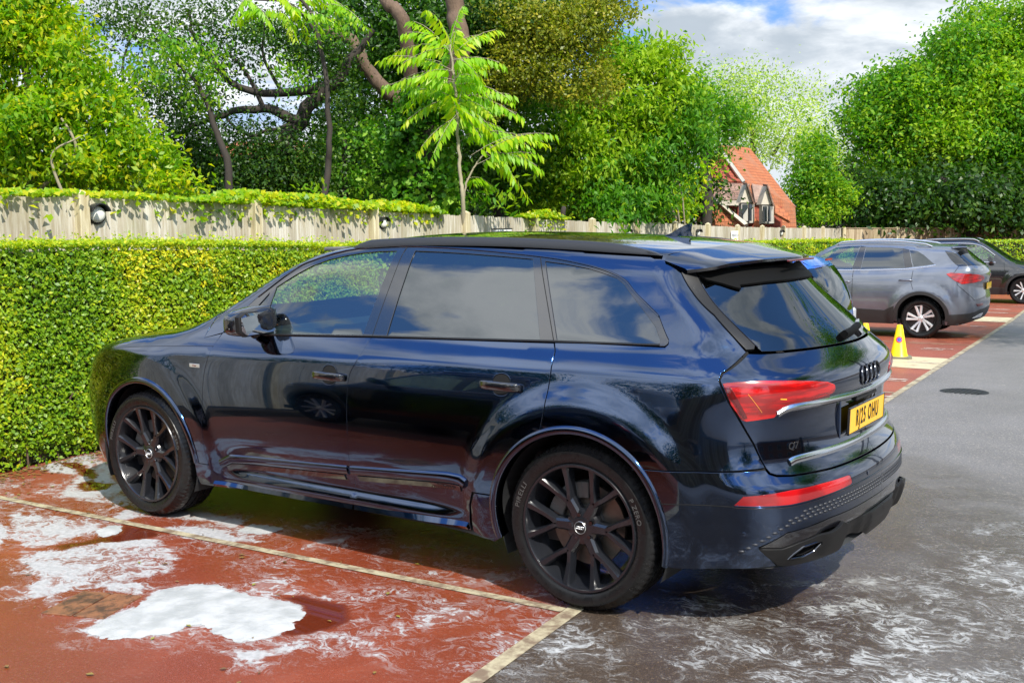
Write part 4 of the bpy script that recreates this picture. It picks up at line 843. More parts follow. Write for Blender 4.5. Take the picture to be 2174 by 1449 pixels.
for (x,y,l,w,r) in ((1.08,-8.15,.30,.06,.1),(1.04,-7.98,.26,.05,.1),(1.22,-8.32,.16,.05,1.2),(1.60,-12.5,.42,.07,.1),(1.64,-12.28,.32,.05,.1),(1.84,-15.1,.34,.10,.05),(2.1,-17.9,.3,.10,.1),(2.5,-18.2,.25,.10,.1),(.78,-6.55,.2,.06,.3),(2.6,-22.4,.5,.1,.05),(2.8,-23.6,.6,.12,.05)):
    c,s_=math.cos(r),math.sin(r); V=np.array([(x+c*a*l/2-s_*b*w/2,y+s_*a*l/2+c*b*w/2) for a,b in((-1,-1),(1,-1),(1,1),(-1,1))]); num.append((np.c_[V,gz(V[:,1])+.0046],[(0,1,2,3)]))
marks('bay_numerals',num,M['white_line'])
# thick suds lying on the bays: low domes with ragged edges
def suds(name,poly,label,h=.012,step=.012):
    o=resample(smoothline(list(poly)+[poly[0]],4)[:-1],step); 
    if area(o)<0:o=o[::-1]
    nn=fbm(o[:,0],o[:,1],16,1)-.5; o=o+.06*np.stack([nn,fbm(o[:,0],o[:,1],18,2)-.5],1)+.05*np.stack([fbm(o[:,0],o[:,1],55,3)-.5,fbm(o[:,0],o[:,1],60,0)-.5],1); Q,T=triangulate(o,[],step); d=polydist(Q,o); z=h*np.clip(d/.07,0,1)**.8*(.7+.6*fbm(Q[:,0],Q[:,1],9,0))+.005*(fbm(Q[:,0],Q[:,1],45,2)-.5)*np.clip(d/.03,0,1)+.0012
    ob=mesh(name,np.c_[Q,z+gz(Q[:,1])],T,M['suds'],smooth=True); return tag(ob,label,'soap suds',None)
M['suds']=mat('soap suds',lambda t:(t.link(t.mix(t.sstep(t.noise(worldco(t),7,5,.6),.35,.65),(.34,.35,.345),(.46,.465,.46)),t.b.inputs['Base Color']),bump(t,t.math('ADD',t.noise(worldco(t),60,5,.7),t.noise(worldco(t),260,2,.5)),.5,.004)),Roughness=.38,Subsurface_Weight=.25,Subsurface_Scale=.02,Subsurface_Radius=(1.,1.,1.))
suds('soap_suds',FOAM['B'],'thick white soap suds on the red bay with a dark puddle at its tip',.009)
suds('soap_suds',FOAM['G'],'small oval soap patch in the shade of the car sill',.006)
suds('soap_suds',FOAM['E'],'small soap patch at the bend of the cream line',.006)
M['litter']=mat('fallen leaf',lambda t:t.link(t.ramp(t.attr('tint'),[(0,(.10,.05,.02)),(.5,(.20,.11,.03)),(1,(.22,.22,.03))]),t.b.inputs['Base Color']),Roughness=.6)
def litter():
    rg=np.random.default_rng(77); n=1500; y=rg.uniform(-3.2,1.9,n); x=xh(y)-rg.exponential(.12,n)+.05; k=140; x=np.r_[x,rg.uniform(.3,4.6,k)]; y=np.r_[y,rg.uniform(-1,2.8,k)]; n=len(x); a=rg.uniform(0,6.28,n); L=rg.uniform(.008,.022,n); q=np.stack([np.cos(a),np.sin(a),0*a],1)*L[:,None]; r=np.stack([-np.sin(a),np.cos(a),0*a],1)*L[:,None]*.55; P=np.stack([x,y,gz(y)+.006],1); up=np.array([0,0,1.])
    V=np.stack([P-q,P+r+up*.004,P+q+up*.002,P-r+up*.003],1).reshape(-1,3); tag(mesh('fallen_leaves',V,np.arange(4*n).reshape(n,4)[:,::-1].copy(),M['litter'],attrs={'tint':('POINT','FLOAT',np.repeat(rg.random(n),4))}),'scattered dead leaves along the foot of the hedge','leaf litter',kind='stuff')
litter()
# manhole and the lid in the bay
M['iron']=mat('cast iron',lambda t:bump(t,t.noise(objco(t),60,2),.4,.004),Base_Color=(.02,.018,.016),Roughness=.45,Metallic=.6)
mh=thing('manhole_cover','dark round iron cover sunk in the grey lane','manhole cover',(.15,-7.42,float(gz(-7.42))))
MB().lathe([(0,.004),(.22,.004),(.225,.006),(.235,.006),(.24,.0045),(.25,.003)],40).obj('lid',M['iron'],mh); mb=MB()
for a in range(-3,4):
    l=.19*math.cos(a/4.2*1.3); mb.box((a*.055,0,.0065),(.018,2*l,.004),bev=.001)
mb.obj('raised_bars',M['iron'],mh)
ic=thing('inspection_cover','worn square brick-coloured inspection cover beside the soap suds','manhole cover',(1.92,2.08,0)); ic.rotation_euler=(0,0,.35)
M['worn_lid']=mat('worn lid',lambda t:(t.link(t.mix(t.sstep(t.noise(objco(t),12,6,.7),.4,.62),(.24,.10,.045),(.07,.035,.02)),t.b.inputs['Base Color']),bump(t,t.noise(objco(t),70,4,.7),.6,.005)),Roughness=.35)
mb=MB().box((-.082,0,.001),(.155,.30,.010),bev=.002).box((.082,0,.001),(.155,.30,.010),bev=.002); mb.obj('lid',M['worn_lid'],ic)
# ---------------------------------------------------------------- leaves, trees, hedge, fence
def leafmat(name,c0,c1,c2,trans=.45,rough=.42,spec=.35):
    m=bpy.data.materials.new(name); m.use_nodes=True; t=NT(m.node_tree); b=t.n['Principled BSDF']; out=t.n['Material Output']
    v=t.attr('tint'); col=t.ramp(v,[(0.,c0),(.5,c1),(.93,c2),(1.,c2)]); t.link(col,b.inputs['Base Color']); b.inputs['Roughness'].default_value=rough; b.inputs['Specular IOR Level'].default_value=spec
    tr=t.new('ShaderNodeBsdfTranslucent'); t.link(t.mix(1.,col,(1.5,1.75,.55),'MULTIPLY'),tr.inputs[0]); mx=t.new('ShaderNodeMixShader'); mx.inputs[0].default_value=trans
    t.link(b.outputs[0],mx.inputs[1]); t.link(tr.outputs[0],mx.inputs[2]); t.link(mx.outputs[0],out.inputs[0]); return m
def unit(v): return v/(np.linalg.norm(v,axis=-1,keepdims=True)+1e-9)
def leafmesh(name,P,Nrm,L,W,mt,parent,tint,droop=0.,rg=rng,D=None):
    """one pointed, folded leaf per position"""
    n=len(P); L=np.broadcast_to(L,(n,))[:,None]; W=np.broadcast_to(W,(n,))[:,None]
    if D is None: D=rg.normal(size=(n,3)); D[:,2]-=droop
    D=D-(D*Nrm).sum(1,keepdims=True)*Nrm*.85; D=unit(D); S_=unit(np.cross(D,Nrm)); up=unit(np.cross(S_,D))
    a=P-D*L*.5; b=P+S_*W*.5+up*W*.16; c=P+D*L*.5-up*L*.10; d=P-S_*W*.5+up*W*.16
    V=np.stack([a,b,c,d],1).reshape(-1,3); F=np.arange(4*n).reshape(n,4)
    return mesh(name,V,F,mt,parent,attrs={'tint':('POINT','FLOAT',np.repeat(tint,4))})
def blob_pts(bl,dens,rg,shell=.45):
    """clump centres through ellipsoids; bl=[(centre, radii, weight)]"""
    out=[];outn=[]
    for c,r,w in bl:
        r=np.array(r); n=int(dens*w*(r[0]*r[1]+r[1]*r[2]+r[0]*r[2])); u=unit(rg.normal(size=(n,3))); rad=(shell+(1-shell)*rg.random(n)**.55)
        lump=1+.16*np.sin(u[:,0]*5.1+c[0])*np.sin(u[:,1]*4.3+c[1]*2)+.13*np.sin(u[:,2]*7.7+u[:,0]*6+c[2])
        out.append(np.array(c)+u*(rad*lump)[:,None]*r); outn.append(u)
    return np.concatenate(out),np.concatenate(outn)
def crown(name,bl,mt,parent,dens=26,per=26,leaf=.09,spread=.17,aspect=.5,seed=1,shell=.5,droop=.3,tvar=.22,patch=.8,upbias=.55,tbias=0.):
    rg=np.random.default_rng(seed); C_,U=blob_pts(bl,dens,rg,shell); m=len(C_); k=rg.poisson(per,m); idx=np.repeat(np.arange(m),k); n=len(idx); sp=spread*(.6+.8*rg.random(m))
    P=C_[idx]+rg.normal(size=(n,3))*sp[idx][:,None]*np.array([1,1,.75]); Nn=unit(U[idx]*.9+np.array([0,0,upbias])+rg.normal(size=(n,3))*.75)
    ct=.5+tbias*0+patch*(fbm(C_[:,0]+C_[:,2]*.7,C_[:,1]+C_[:,2]*.4,.55,seed%4)-.5)*2*.5+rg.normal(size=m)*.10
    tint=np.clip(ct[idx]+rg.normal(size=n)*tvar+tbias,0,.97); s_=leaf*(.65+.7*rg.random(n))
    return leafmesh(name,P,Nn,s_,s_*aspect,mt,parent,tint,droop,rg)
def px2(b,depth,thick=None):
    """blobs given as (px, py, half width px, half height px[, extra depth, weight])"""
    out=[]
    for q in b:
        d=depth+(q[4] if len(q)>4 else 0); w=q[5] if len(q)>5 else 1.; c=at(q[0],q[1],d); k=d/FPX; out.append((c,(q[2]*k,(thick or max(q[2],q[3])*k*.8),q[3]*k),w))
    # turn radii so that the width lies across the view
    return out
def limbs(name,paths,mt,parent,n=8):
    mb=MB()
    for pts,r0,r1 in paths:
        P=np.array(smoothline(pts,5)); k=len(P); P=P+np.random.default_rng(k).normal(size=P.shape)*(r0*.18); mb.tube(P,np.linspace(r0,r1,k),n)
    return mb.obj(name,mt,parent,auto=70)
M['bark']=mat('brown bark',lambda t:(t.link(t.mix(t.noise(t.mapping(objco(t),scale=(6,6,1.2)),3,6,.7),(.045,.028,.018),(.20,.13,.085)),t.b.inputs['Base Color']),bump(t,t.noise(t.mapping(objco(t),scale=(9,9,1.5)),3,6,.7),.8,.03)),Roughness=.85)
M['bark_dark']=mat('dark bark',lambda t:t.link(t.mix(t.noise(objco(t),5,5,.7),(.016,.012,.010),(.05,.04,.03)),t.b.inputs['Base Color']),Roughness=.9)
M['bark_pale']=mat('pale young bark',lambda t:t.link(t.mix(t.noise(objco(t),9,5,.7),(.20,.17,.11),(.34,.30,.20)),t.b.inputs['Base Color']),Roughness=.8)
M['leaf_hedge']=leafmat('hedge leaf',(0.07594,0.1745,0.009),(0.2194,0.3489,0.0126),(0.5063,0.4124,0.027),.35)
M['leaf_lime']=leafmat('yellow green leaf',(0.08438,0.2379,0.0072),(0.27,0.4124,0.009),(0.5737,0.5075,0.0108),.5)
M['leaf_dark']=leafmat('dark leaf',(0.01,0.0366,0.0054),(0.0275,0.0854,0.0072),(0.0875,0.1586,0.0108),.35)
M['leaf_mid']=leafmat('bright green leaf',(0.03375,0.1348,0.0072),(0.09281,0.2617,0.009),(0.2869,0.4124,0.0135),.42,.55,.28)
M['leaf_ivy']=leafmat('ivy leaf',(0.0275,0.1159,0.0072),(0.08125,0.244,0.009),(0.25,0.4148,0.027),.35,.5,.35)
M['leaf_olive']=leafmat('olive leaf',(0.08438,0.1269,0.009),(0.2025,0.2379,0.0162),(0.405,0.3489,0.027),.4)
M['leaf_silver']=leafmat('silver green leaf',(0.1688,0.2696,0.045),(0.3375,0.4599,0.09),(0.6075,0.6661,0.18),.5)
M['leaf_frond']=leafmat('frond leaflet',(0.1181,0.3172,0.0054),(0.2531,0.4758,0.0072),(0.54,0.571,0.0108),.5)
M['leaf_deep']=leafmat('deep green leaf',(.010,.045,.006),(.034,.110,.008),(.12,.24,.016),.4)
# ---- hedge
def hedge():
    h=thing('hedge','long clipped box-shaped yellow-green hedge along the heads of the parking bays','hedge',(4.75,0,0)); h.location=(0,0,0)
    rg=np.random.default_rng(11)
    ht=lambda y: np.interp(-y,[-3,0,3,16,20,60],[1.63,1.60,1.57,1.64,1.68,1.68])
    def face(y0,y1,per_m2,size):
        A=(y0-y1)*1.6; n=int(A*per_m2); y=rg.uniform(y1,y0,n); z=rg.random(n)**.92; H=ht(y); bulge=.09*(fbm(y,z*1.6,1.6,0)-.5)+.05*(fbm(y,z*1.6,5,1)-.5)
        z_=z*H; x=xh(y)+.02+bulge+rg.exponential(.035,n)-.10*(z_<.25)*(0)+.06*np.exp(-((H-z_)/.05)**2)
        x+=np.where(z_<.18,.10*(1-z_/.18)*rg.random(n)*2,0)
        P=np.stack([x,y,z_+gz(y)],1); N_=unit(np.array([-1.,.1,.45])+rg.normal(size=(n,3))*.62)
        tt=.46+1.0*(fbm(y,z_,1.1,2)-.5)+rg.normal(size=n)*.17; dead=(fbm(y+3,z_+1,2.3,3)>.70)&(rg.random(n)<.5); tt=np.where(dead,1.,np.clip(tt,0,.93)); return P,N_,size*(.6+.8*rg.random(n)),tt
    def topf(y0,y1,per_m2,size):
        n=int((y0-y1)*.75*per_m2); y=rg.uniform(y1,y0,n); x=xh(y)+rg.uniform(.0,.75,n); z=ht(y)+.03*(fbm(x,y,6,1)-.5)+gz(y)+rg.normal(size=n)*.012+(rg.random(n)<.03)*rg.random(n)*.07
        return np.stack([x,y,z],1),unit(np.array([-.2,0,1.])+rg.normal(size=(n,3))*.5),size*(.6+.8*rg.random(n)),np.clip(.62+rg.normal(size=n)*.16,0,.93)
    rgs=rg
    parts=[face(2.0,-3.6,6800,.033),topf(2.0,-3.6,4200,.032),face(-3.6,-12.5,300,.07),topf(-3.6,-12.5,500,.06),face(-12.5,-26,900,.06),topf(-12.5,-26,1000,.06)]
    P,N_,s_,t_=[np.concatenate(a) for a in zip(*parts)]
    leafmesh('foliage',P,N_,s_,s_*.62,M['leaf_hedge2'],h,t_,.3,rg)
    ys=np.concatenate([np.arange(1.95,-4,-.25),np.arange(-4,-26.5,-1.)]); V=[]
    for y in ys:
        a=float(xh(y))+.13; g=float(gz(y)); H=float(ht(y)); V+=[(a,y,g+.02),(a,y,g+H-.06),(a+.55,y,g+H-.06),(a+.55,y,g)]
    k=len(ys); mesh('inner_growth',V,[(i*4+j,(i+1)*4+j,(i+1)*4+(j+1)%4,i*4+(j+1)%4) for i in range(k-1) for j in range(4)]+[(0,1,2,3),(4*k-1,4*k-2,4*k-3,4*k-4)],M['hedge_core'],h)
    # stray shoots above the clipped top and out of the face
    n=260; y=rg.uniform(-3.5,1.9,n); tp=rg.random(n)<.6; x=xh(y)+np.where(tp,rg.uniform(0,.6,n),-.03); z=np.where(tp,ht(y)-.02,rg.uniform(.2,1.5,n)); P=[];Nn=[];S_=[];T_=[]
    for i in range(n):
        d=unit(np.array([-.1 if tp[i] else -1.,rg.normal()*.3,1. if tp[i] else .5])+rg.normal(size=3)*.25); L=rg.uniform(.05,.13)
        for k_ in range(5): P.append(np.array([x[i],y[i],z[i]+gz(y[i])])+d*L*(k_+1)/5+rg.normal(size=3)*.008); Nn.append(unit(rg.normal(size=3)+[0,0,.6])); S_.append(rg.uniform(.018,.034)); T_.append(rg.uniform(.5,.85))
    S_=np.array(S_); leafmesh('shoots',np.array(P),np.array(Nn),S_,S_*.6,M['leaf_hedge2'],h,np.array(T_),0,rg)
    # bare stems low down
    mb=MB()
    for _ in range(90):
        y=rg.uniform(-3.4,1.9); x=float(xh(y))+rg.uniform(.08,.2); mb.tube([(x,y,0),(x+rg.uniform(-.05,.05),y+rg.uniform(-.06,.06),.2),(x-.05+rg.uniform(-.08,.05),y+rg.uniform(-.12,.12),.5)],.007,5)
    mb.obj('stems',M['bark'],h)
    # the far hedge across the end of the car park
    h2=thing('hedge','far clipped hedge across the end of the car park, behind the black SUV','hedge'); A=np.array([7.05,-26.6]); B=np.array([-6.,-44.5]); n=26000; u=rg.random(n); H=1.62; z=rg.random(n)*H; d=unit(B-A); nn=np.array([d[1],-d[0]]); nn=nn if nn@np.array([-1,1])>0 else -nn
    p=A+(B-A)*u[:,None]+nn*(rg.normal(size=(n,1))*.03); tp=rg.random(n)<.3; p=np.where(tp[:,None],A+(B-A)*u[:,None]-nn*rg.random((n,1))*.6,p); z=np.where(tp,H+rg.normal(size=n)*.015,z)
    P=np.c_[p,z+gz(p[:,1])]; N_=unit(np.array([nn[0],nn[1],.5])+rg.normal(size=(n,3))*.6); leafmesh('foliage',P,N_,.075,.05,M['leaf_hedge2'],h2,np.clip(.5+rg.normal(size=n)*.2,0,.93),.2,rg)
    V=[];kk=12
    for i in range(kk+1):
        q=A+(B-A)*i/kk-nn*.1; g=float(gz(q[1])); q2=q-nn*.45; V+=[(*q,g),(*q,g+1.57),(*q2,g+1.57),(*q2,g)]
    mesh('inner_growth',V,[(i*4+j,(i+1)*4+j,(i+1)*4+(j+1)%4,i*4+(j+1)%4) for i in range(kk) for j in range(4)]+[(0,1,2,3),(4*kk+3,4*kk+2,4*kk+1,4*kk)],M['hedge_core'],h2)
M['leaf_hedge2']=leafmat('hedge leaf with dead tips',(0.0675,0.1903,0.0072),(0.2363,0.3727,0.009),(0.5569,0.5234,0.0162),.35)
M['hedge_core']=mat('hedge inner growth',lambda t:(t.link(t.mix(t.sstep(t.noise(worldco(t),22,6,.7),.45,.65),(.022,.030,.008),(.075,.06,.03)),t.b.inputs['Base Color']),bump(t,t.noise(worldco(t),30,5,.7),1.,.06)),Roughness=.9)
hedge()
# ---- fence
def woodmat(name,c0,c1,c2):
    def f(t):
        p=worldco(t); g=t.new('ShaderNodeNewGeometry'); r=g.outputs['Random Per Island']; base=t.ramp(r,[(0,c0),(.45,c1),(1,c2)])
        gr=t.noise(t.mapping(p,scale=(14,14,1.1)),2.2,6,.65,.4); st=t.noise(t.mapping(p,scale=(3,3,.6)),1.6,4,.6); gn=t.noise(p,.7,4,.6)
        c=t.mix(t.sstep(gr,.35,.7),t.mix(1.,base,(.66,.60,.50),'MULTIPLY'),base); c=t.mix(t.sstep(st,.55,.8,0,.5),c,(.20,.15,.09)); c=t.mix(t.sstep(gn,.55,.75,0,.35),c,(.30,.33,.14)); t.link(c,t.b.inputs['Base Color']); bump(t,gr,.35,.004)
    return mat(name,f,Roughness=.82)
M['fence']=woodmat('weathered pale boards',(.42,.385,.30),(.55,.52,.43),(.66,.635,.56))
M['fence_post']=woodmat('pale post',(.58,.52,.32),(.62,.56,.38),(.66,.60,.42))
M['fence2']=woodmat('brown boards',(.26,.19,.12),(.40,.32,.21),(.54,.46,.33))
xf=lambda y: xh(y)+1.5
def fence_run(label,A,B,H,post_sp,bw,mt,side,gname,capz=0.):
    """boards between two ground points; side = unit normal towards the camera side"""
    A=np.array(A,float);B=np.array(B,float); L=np.linalg.norm(B-A); d=(B-A)/L; n=np.array(side,float); rg=np.random.default_rng(int(L*10)); t=thing('boarded_fence',label,'fence',(*A,float(gz(A[1]))),0,gname); ang=math.atan2(d[1],d[0]); sl=(float(gz(B[1]))-float(gz(A[1])))/L
    R3=np.array([[d[0],n[0],0],[d[1],n[1],0],[0,0,1.]]); mb=MB(); s=0.
    while s<L-.02:
        w=bw*(.85+.3*rg.random()); w=min(w,L-s); h=H+rg.uniform(-.012,.008); c=s+w/2; yo=.010*rg.random(); mb.box((d[0]*c+n[0]*yo,d[1]*c+n[1]*yo,h/2+sl*c),(w*1.06,.014,h),R3); s+=w
    mb.obj('boards',mt,t,smooth=False)
    mb=MB(); 
    for z in (H-.28,H-1.0,.35): mb.bar((-n[0]*.04,-n[1]*.04,z),(d[0]*L-n[0]*.04,d[1]*L-n[1]*.04,z+sl*L),.04,.08)
    mb.obj('rail',mt,t,smooth=False)
    if capz: MB().bar((0,0,H+.012),(d[0]*L,d[1]*L,H+.012+sl*L),.06,.025,bev=.004).obj('capping',mt,t,smooth=False)
    p=MB().box((n[0]*.045,n[1]*.045,(H+.03)/2),(.11,.10,H+.03),R3,bev=.006); p.add(np.array([(-.055,-.05,0),(.055,-.05,0),(.055,.05,0),(-.055,.05,0),(0,0,.035)])@R3.T+np.array([n[0]*.045,n[1]*.045,H+.03]),[(0,1,4),(1,2,4),(2,3,4),(3,0,4)]); p.obj('post',M['fence_post'],t,smooth=False)
    return t
ylist=[12.4,10.4,8.4,6.5,4.6,2.75,.95,-.97,-3.21,-5.3,-7.46,-9.5,-11.62,-13.6,-15.6,-17.6,-19.7,-21.7,-23.65,-25.8,-28.0,-30.5]
fl=['pale fence panel number one outside the photo at the left','pale fence panel number two outside the photo at the left','pale fence panel number three outside the photo at the left','pale fence panel number four outside the photo at the left','pale fence panel beyond the left edge, behind the hedge end','pale fence panel further left behind the tall hedge end','pale fence panel above the left end of the hedge','pale fence panel with a bulkhead light at its left end','pale fence panel under the left part of the trailing creeper','pale fence panel with a bulkhead light half under the creeper','pale fence panel left of the slender sapling','pale fence panel right of the slender sapling, above the car roof','pale fence panel with a clump of creeper, right of the sapling','pale fence panel under the broad bright green shrub','pale fence panel with leaves hanging over its top','pale fence panel just left of the white notice','pale fence panel with the white notice','pale fence panel below the dormer windows','pale fence panel with a small lamp, right of the dormers','pale fence panel under the small bright tree','pale fence panel before the fence corner','last pale fence panel at the corner with the brown fence']
for i in range(len(ylist)-1):
    a,b=ylist[i],ylist[i+1]; A=(float(xf(a)),a);B=(float(xf(b)),b); d=unit(np.array(B)-np.array(A)); n=np.array([d[1],-d[0]]); n=n if n[0]<0 else -n
    fence_run(fl[i],A,B,2.0+(.03 if i>12 else 0),2,.145 if i<16 else .13,M['fence'],n,'close-boarded fence panels behind the hedge')
A=np.array([8.85,-30.6]);B=np.array([-5.,-49.]); NF=11
gl=['leftmost','second','third','fourth','fifth','sixth','seventh','eighth','ninth','tenth','eleventh']
for i in range(NF):
    a=A+(B-A)*i/NF; b=A+(B-A)*(i+1)/NF; d=unit(b-a); n=np.array([d[1],-d[0]]); n=n if n[1]>0 else -n
    fence_run('%s brown fence panel from the corner, behind the far cars'%gl[i],a,b,2.02,2,.11,M['fence2'],n,'brown fence panels across the end',.02)
# bulkhead lights and the notice on the fence
M['opal']=mat('opal diffuser',Base_Color=(.75,.74,.68),Roughness=.35,Coat_Weight=.4)
for (y,z,s_,lb) in ((-1.15,1.92,1.,'round white bulkhead light with dark hood on the leftmost pale boards'),(-5.52,1.92,.8,'bulkhead light on the fence under the creeper'),(-17.0,1.92,.9,'small bulkhead light left of the white notice'),(-23.48,1.95,.9,'small bulkhead light on the fence right of the dormers'),(-13.2,1.88,.8,'small bulkhead light on the fence below the hanging leaves')):
    t=thing('fence_light',lb,'wall light',(float(xf(y))-.02,y,float(gz(y))+z-.07),math.atan(-.085)+math.pi,'bulkhead lights along the fence')
    MB().lathe([(0,.02),(.085*s_,.02),(.095*s_,.0),(.095*s_,-.02)],28,axis='x').obj('base',M['satin_black'],t); MB().lathe([(0,.055),(.04*s_,.052),(.068*s_,.04),(.076*s_,.02)],28,axis='x').obj('diffuser',M['opal'],t,auto=60)
    mb=MB(); th=np.linspace(R(15),R(165),14); V=[(x,.10*s_*math.cos(a),.10*s_*math.sin(a)) for x in(0,.10*s_) for a in th]; n_=14
    mb.add(V+[(v[0],v[1]*.9,v[2]*.9) for v in V],[(i,i+1,n_+i+1,n_+i) for i in range(13)]+[(2*n_+i+1,2*n_+i,3*n_+i,3*n_+i+1) for i in range(13)]+[(n_+i,n_+i+1,3*n_+i+1,3*n_+i) for i in range(13)]); mb.obj('hood',M['plastic'],t)
t=thing('notice_sign','small white notice with grey writing on the pale fence, above the car roof aerial','sign',(float(xf(-19.5))-.06,-19.5,float(gz(-19.5))+1.76),0)
M['sign']=mat('white sign face',Base_Color=(.8,.8,.78),Roughness=.5); M['signtxt']=mat('faded grey print',Base_Color=(.25,.26,.27),Roughness=.6)
MB().box((0,0,0),(.012,.50,.34),bev=.003).obj('board',M['sign'],t,smooth=False); lettering('lettering','PRIVATE CAR',.085,(-.008,0,.06),(0,-1,0),(0,0,1),M['signtxt'],t,.001,.002,.85); lettering('lettering','PARKING ONLY',.055,(-.008,0,-.07),(0,-1,0),(0,0,1),M['signtxt'],t,.001,.001,.9)
wb=thing('white_board','narrow white ledge on the fence above the middle of the car roof','board',(float(xf(-8.46))-.06,-8.46,float(gz(-8.46))+1.80),0); MB().box((0,0,0),(.08,.42,.035),bev=.005).obj('ledge',M['sign'],wb,smooth=False); MB().box((0,0,.022),(.10,.46,.010),bev=.002).obj('top_edge',M['satin_black'],wb,smooth=False)
# ---- trees
def tree(name,label,cat='tree',group=None,base=(0,0,0)): t=thing(name,label,cat,base,0,group); return t
def rel(bl,b): return [(np.array(c)-np.array(b),r,w) for c,r,w in bl]
def foot(px,py,d): c=at(px,py,d); return (c[0],c[1],float(gz(c[1])))
def rotate_r(bl):
    # ellipsoid width across the view direction: keep x and y radii equal to the width so it reads the same from the side
    return [(c,(r[0],r[0]*.9,r[2]),w) for c,r,w in bl]
def lumps(bl,n,seed):
    # breaks each mass into smaller rounded boughs with gaps between
    rg=np.random.default_rng(seed+500); out=[]
    for c,r,w in bl:
        r=np.array(r); out.append((c,tuple(r*.72),w*1.1))
        for _ in range(n):
            u=unit(rg.normal(size=3)); s_=rg.uniform(.26,.46); out.append((np.array(c)+u*r*(1.02-s_*.75),tuple(r*s_*np.array([1,1,.8])),w))
    return out
def make_tree(name,label,mt,blobs,depth,base_px,trunk=None,bark='bark_dark',cat='tree',group=None,**k):
    f=k.pop('far',0)
    if f:
        q=f/depth; base_px=(base_px[0],base_px[1],base_px[2]*q); k['leaf']*=q; k['spread']*=q; k['dens']/=q*q; trunk=trunk and [(p,a*q,b_*q) for p,a,b_ in trunk]; depth=f
    b=foot(*base_px); t=tree(name,label,cat,group,b); bl=rel(rotate_r(px2(blobs,depth)),b); lump=k.pop('lump',0); bl=lumps(bl,lump,k.get('seed',1)) if lump else bl; parts=k.pop('nm','crown'); crown(parts,bl,M[mt],t,**k)
    if trunk: limbs('trunk',[([np.array(at(px,py,depth+dz))-np.array(b) if py is not None else (0,0,0) for px,py,dz in pts],r0,r1) for pts,r0,r1 in trunk],M[bark],t)
    return t
make_tree('leafy_shrub','tall yellow-green leafy shrub filling the left edge above the fence','leaf_lime',[(40,70,150,120),(-60,200,150,200),(130,160,95,110),(90,270,150,110),(215,205,62,62),(230,290,85,85),(310,345,72,60),(365,392,60,32),(180,350,120,60),(30,370,120,60),(60,20,110,80)],12.9,(60,500,12.9),
    [([(60,None,0),(70,400,0),(60,200,0),(40,60,0)],.09,.03),([(60,None,0),(160,380,0),(220,260,0)],.06,.02),([(60,420,0),(160,330,-.4),(130,250,-.5)],.03,.012),([(140,430,-.5),(110,330,-.6),(170,290,-.6)],.02,.008)],'bark_pale',cat='shrub',lump=9,dens=62,per=34,leaf=.09,spread=.12,aspect=.42,seed=3,droop=1.1,tvar=.24,patch=1.5)
make_tree('open_tree','dark open-branched tree with sky showing through, left of the ivy-clad trunk','leaf_dark',[(250,30,90,60,0,.5),(350,80,80,60,0,.5),(450,40,90,50,0,.5),(330,190,110,55,0,.55),(470,130,80,60,0,.45),(420,230,80,50,0,.5),(560,110,60,60,0,.35),(450,330,90,60,0,.9),(520,390,110,50,0,1.1),(640,370,80,60,0,1.),(600,60,70,40,0,.5),(690,200,60,90,0,.5),(400,290,60,60,0,.8),(660,60,60,60,0,.5),(600,340,90,50,0,1.2),(380,350,60,60,0,1.),(690,120,50,60,0,.9),(540,300,60,40,0,.7),(620,270,40,40,0,.5)],17.,(560,500,17.),
    [([(560,None,0),(570,420,0),(640,250,0),(720,160,0),(790,60,0)],.20,.04),([(640,260,0),(560,230,0),(450,250,0),(360,300,0)],.09,.02),([(610,310,0),(540,330,0),(470,380,0)],.06,.015),([(700,180,0),(600,200,0),(500,180,0),(420,90,0),(400,20,0)],.08,.02),([(560,230,0),(520,150,0),(470,100,0)],.04,.012),([(560,300,0),(500,270,0),(440,200,0)],.04,.01),([(640,250,0),(600,270,0),(540,290,0),(500,360,0)],.04,.01),([(600,200,0),(560,120,0),(560,40,0)],.035,.01),([(300,300,0),(260,150,0),(300,20,0)],.03,.01)],
    dens=95,per=36,leaf=.068,spread=.24,aspect=.5,seed=5,tvar=.2,shell=.15,patch=1.)
make_tree('green_branch_tree','mid green drooping branches in front of the dark open tree','leaf_mid',[(380,110,90,32,0,.8),(330,160,80,30,0,.7),(450,170,60,34,0,.7),(430,215,50,20,0,.6),(700,60,60,30,0,.5),(620,160,60,50,0,.3)],15.5,(480,500,15.5),[([(480,None,0),(490,400,0),(460,280,0),(420,180,0),(360,120,0)],.07,.015)],dens=60,per=24,leaf=.085,spread=.14,aspect=.4,seed=6,droop=1.2,tvar=.2,shell=.1)
make_tree('dark_tree','broad dark tree behind the ivy-clad trunk, its crown leaving the top of the photo','leaf_deep',[(760,60,110,120),(880,60,110,120),(1000,40,120,120),(740,260,60,130),(800,330,90,110),(1080,120,100,130),(720,380,90,60),(1160,20,130,80),(950,150,140,120,1.),(1020,330,120,120,1.)],16.5,(880,500,16.5),
    [([(900,None,0),(890,380,-1.5),(860,240,-1.5),(800,170,-1.8),(745,90,-1.8),(690,65,-1.8)],.14,.07),([(930,300,-1.),(975,120,-1.8),(970,40,-1.8),(960,-80,-1.8)],.15,.12),([(880,260,-1.),(860,60,-1.8),(820,0,-1.8),(790,-80,-1.8)],.11,.08)],'bark',dens=75,per=36,leaf=.085,spread=.2,aspect=.5,far=19.5,seed=8,tvar=.2,shell=.3)
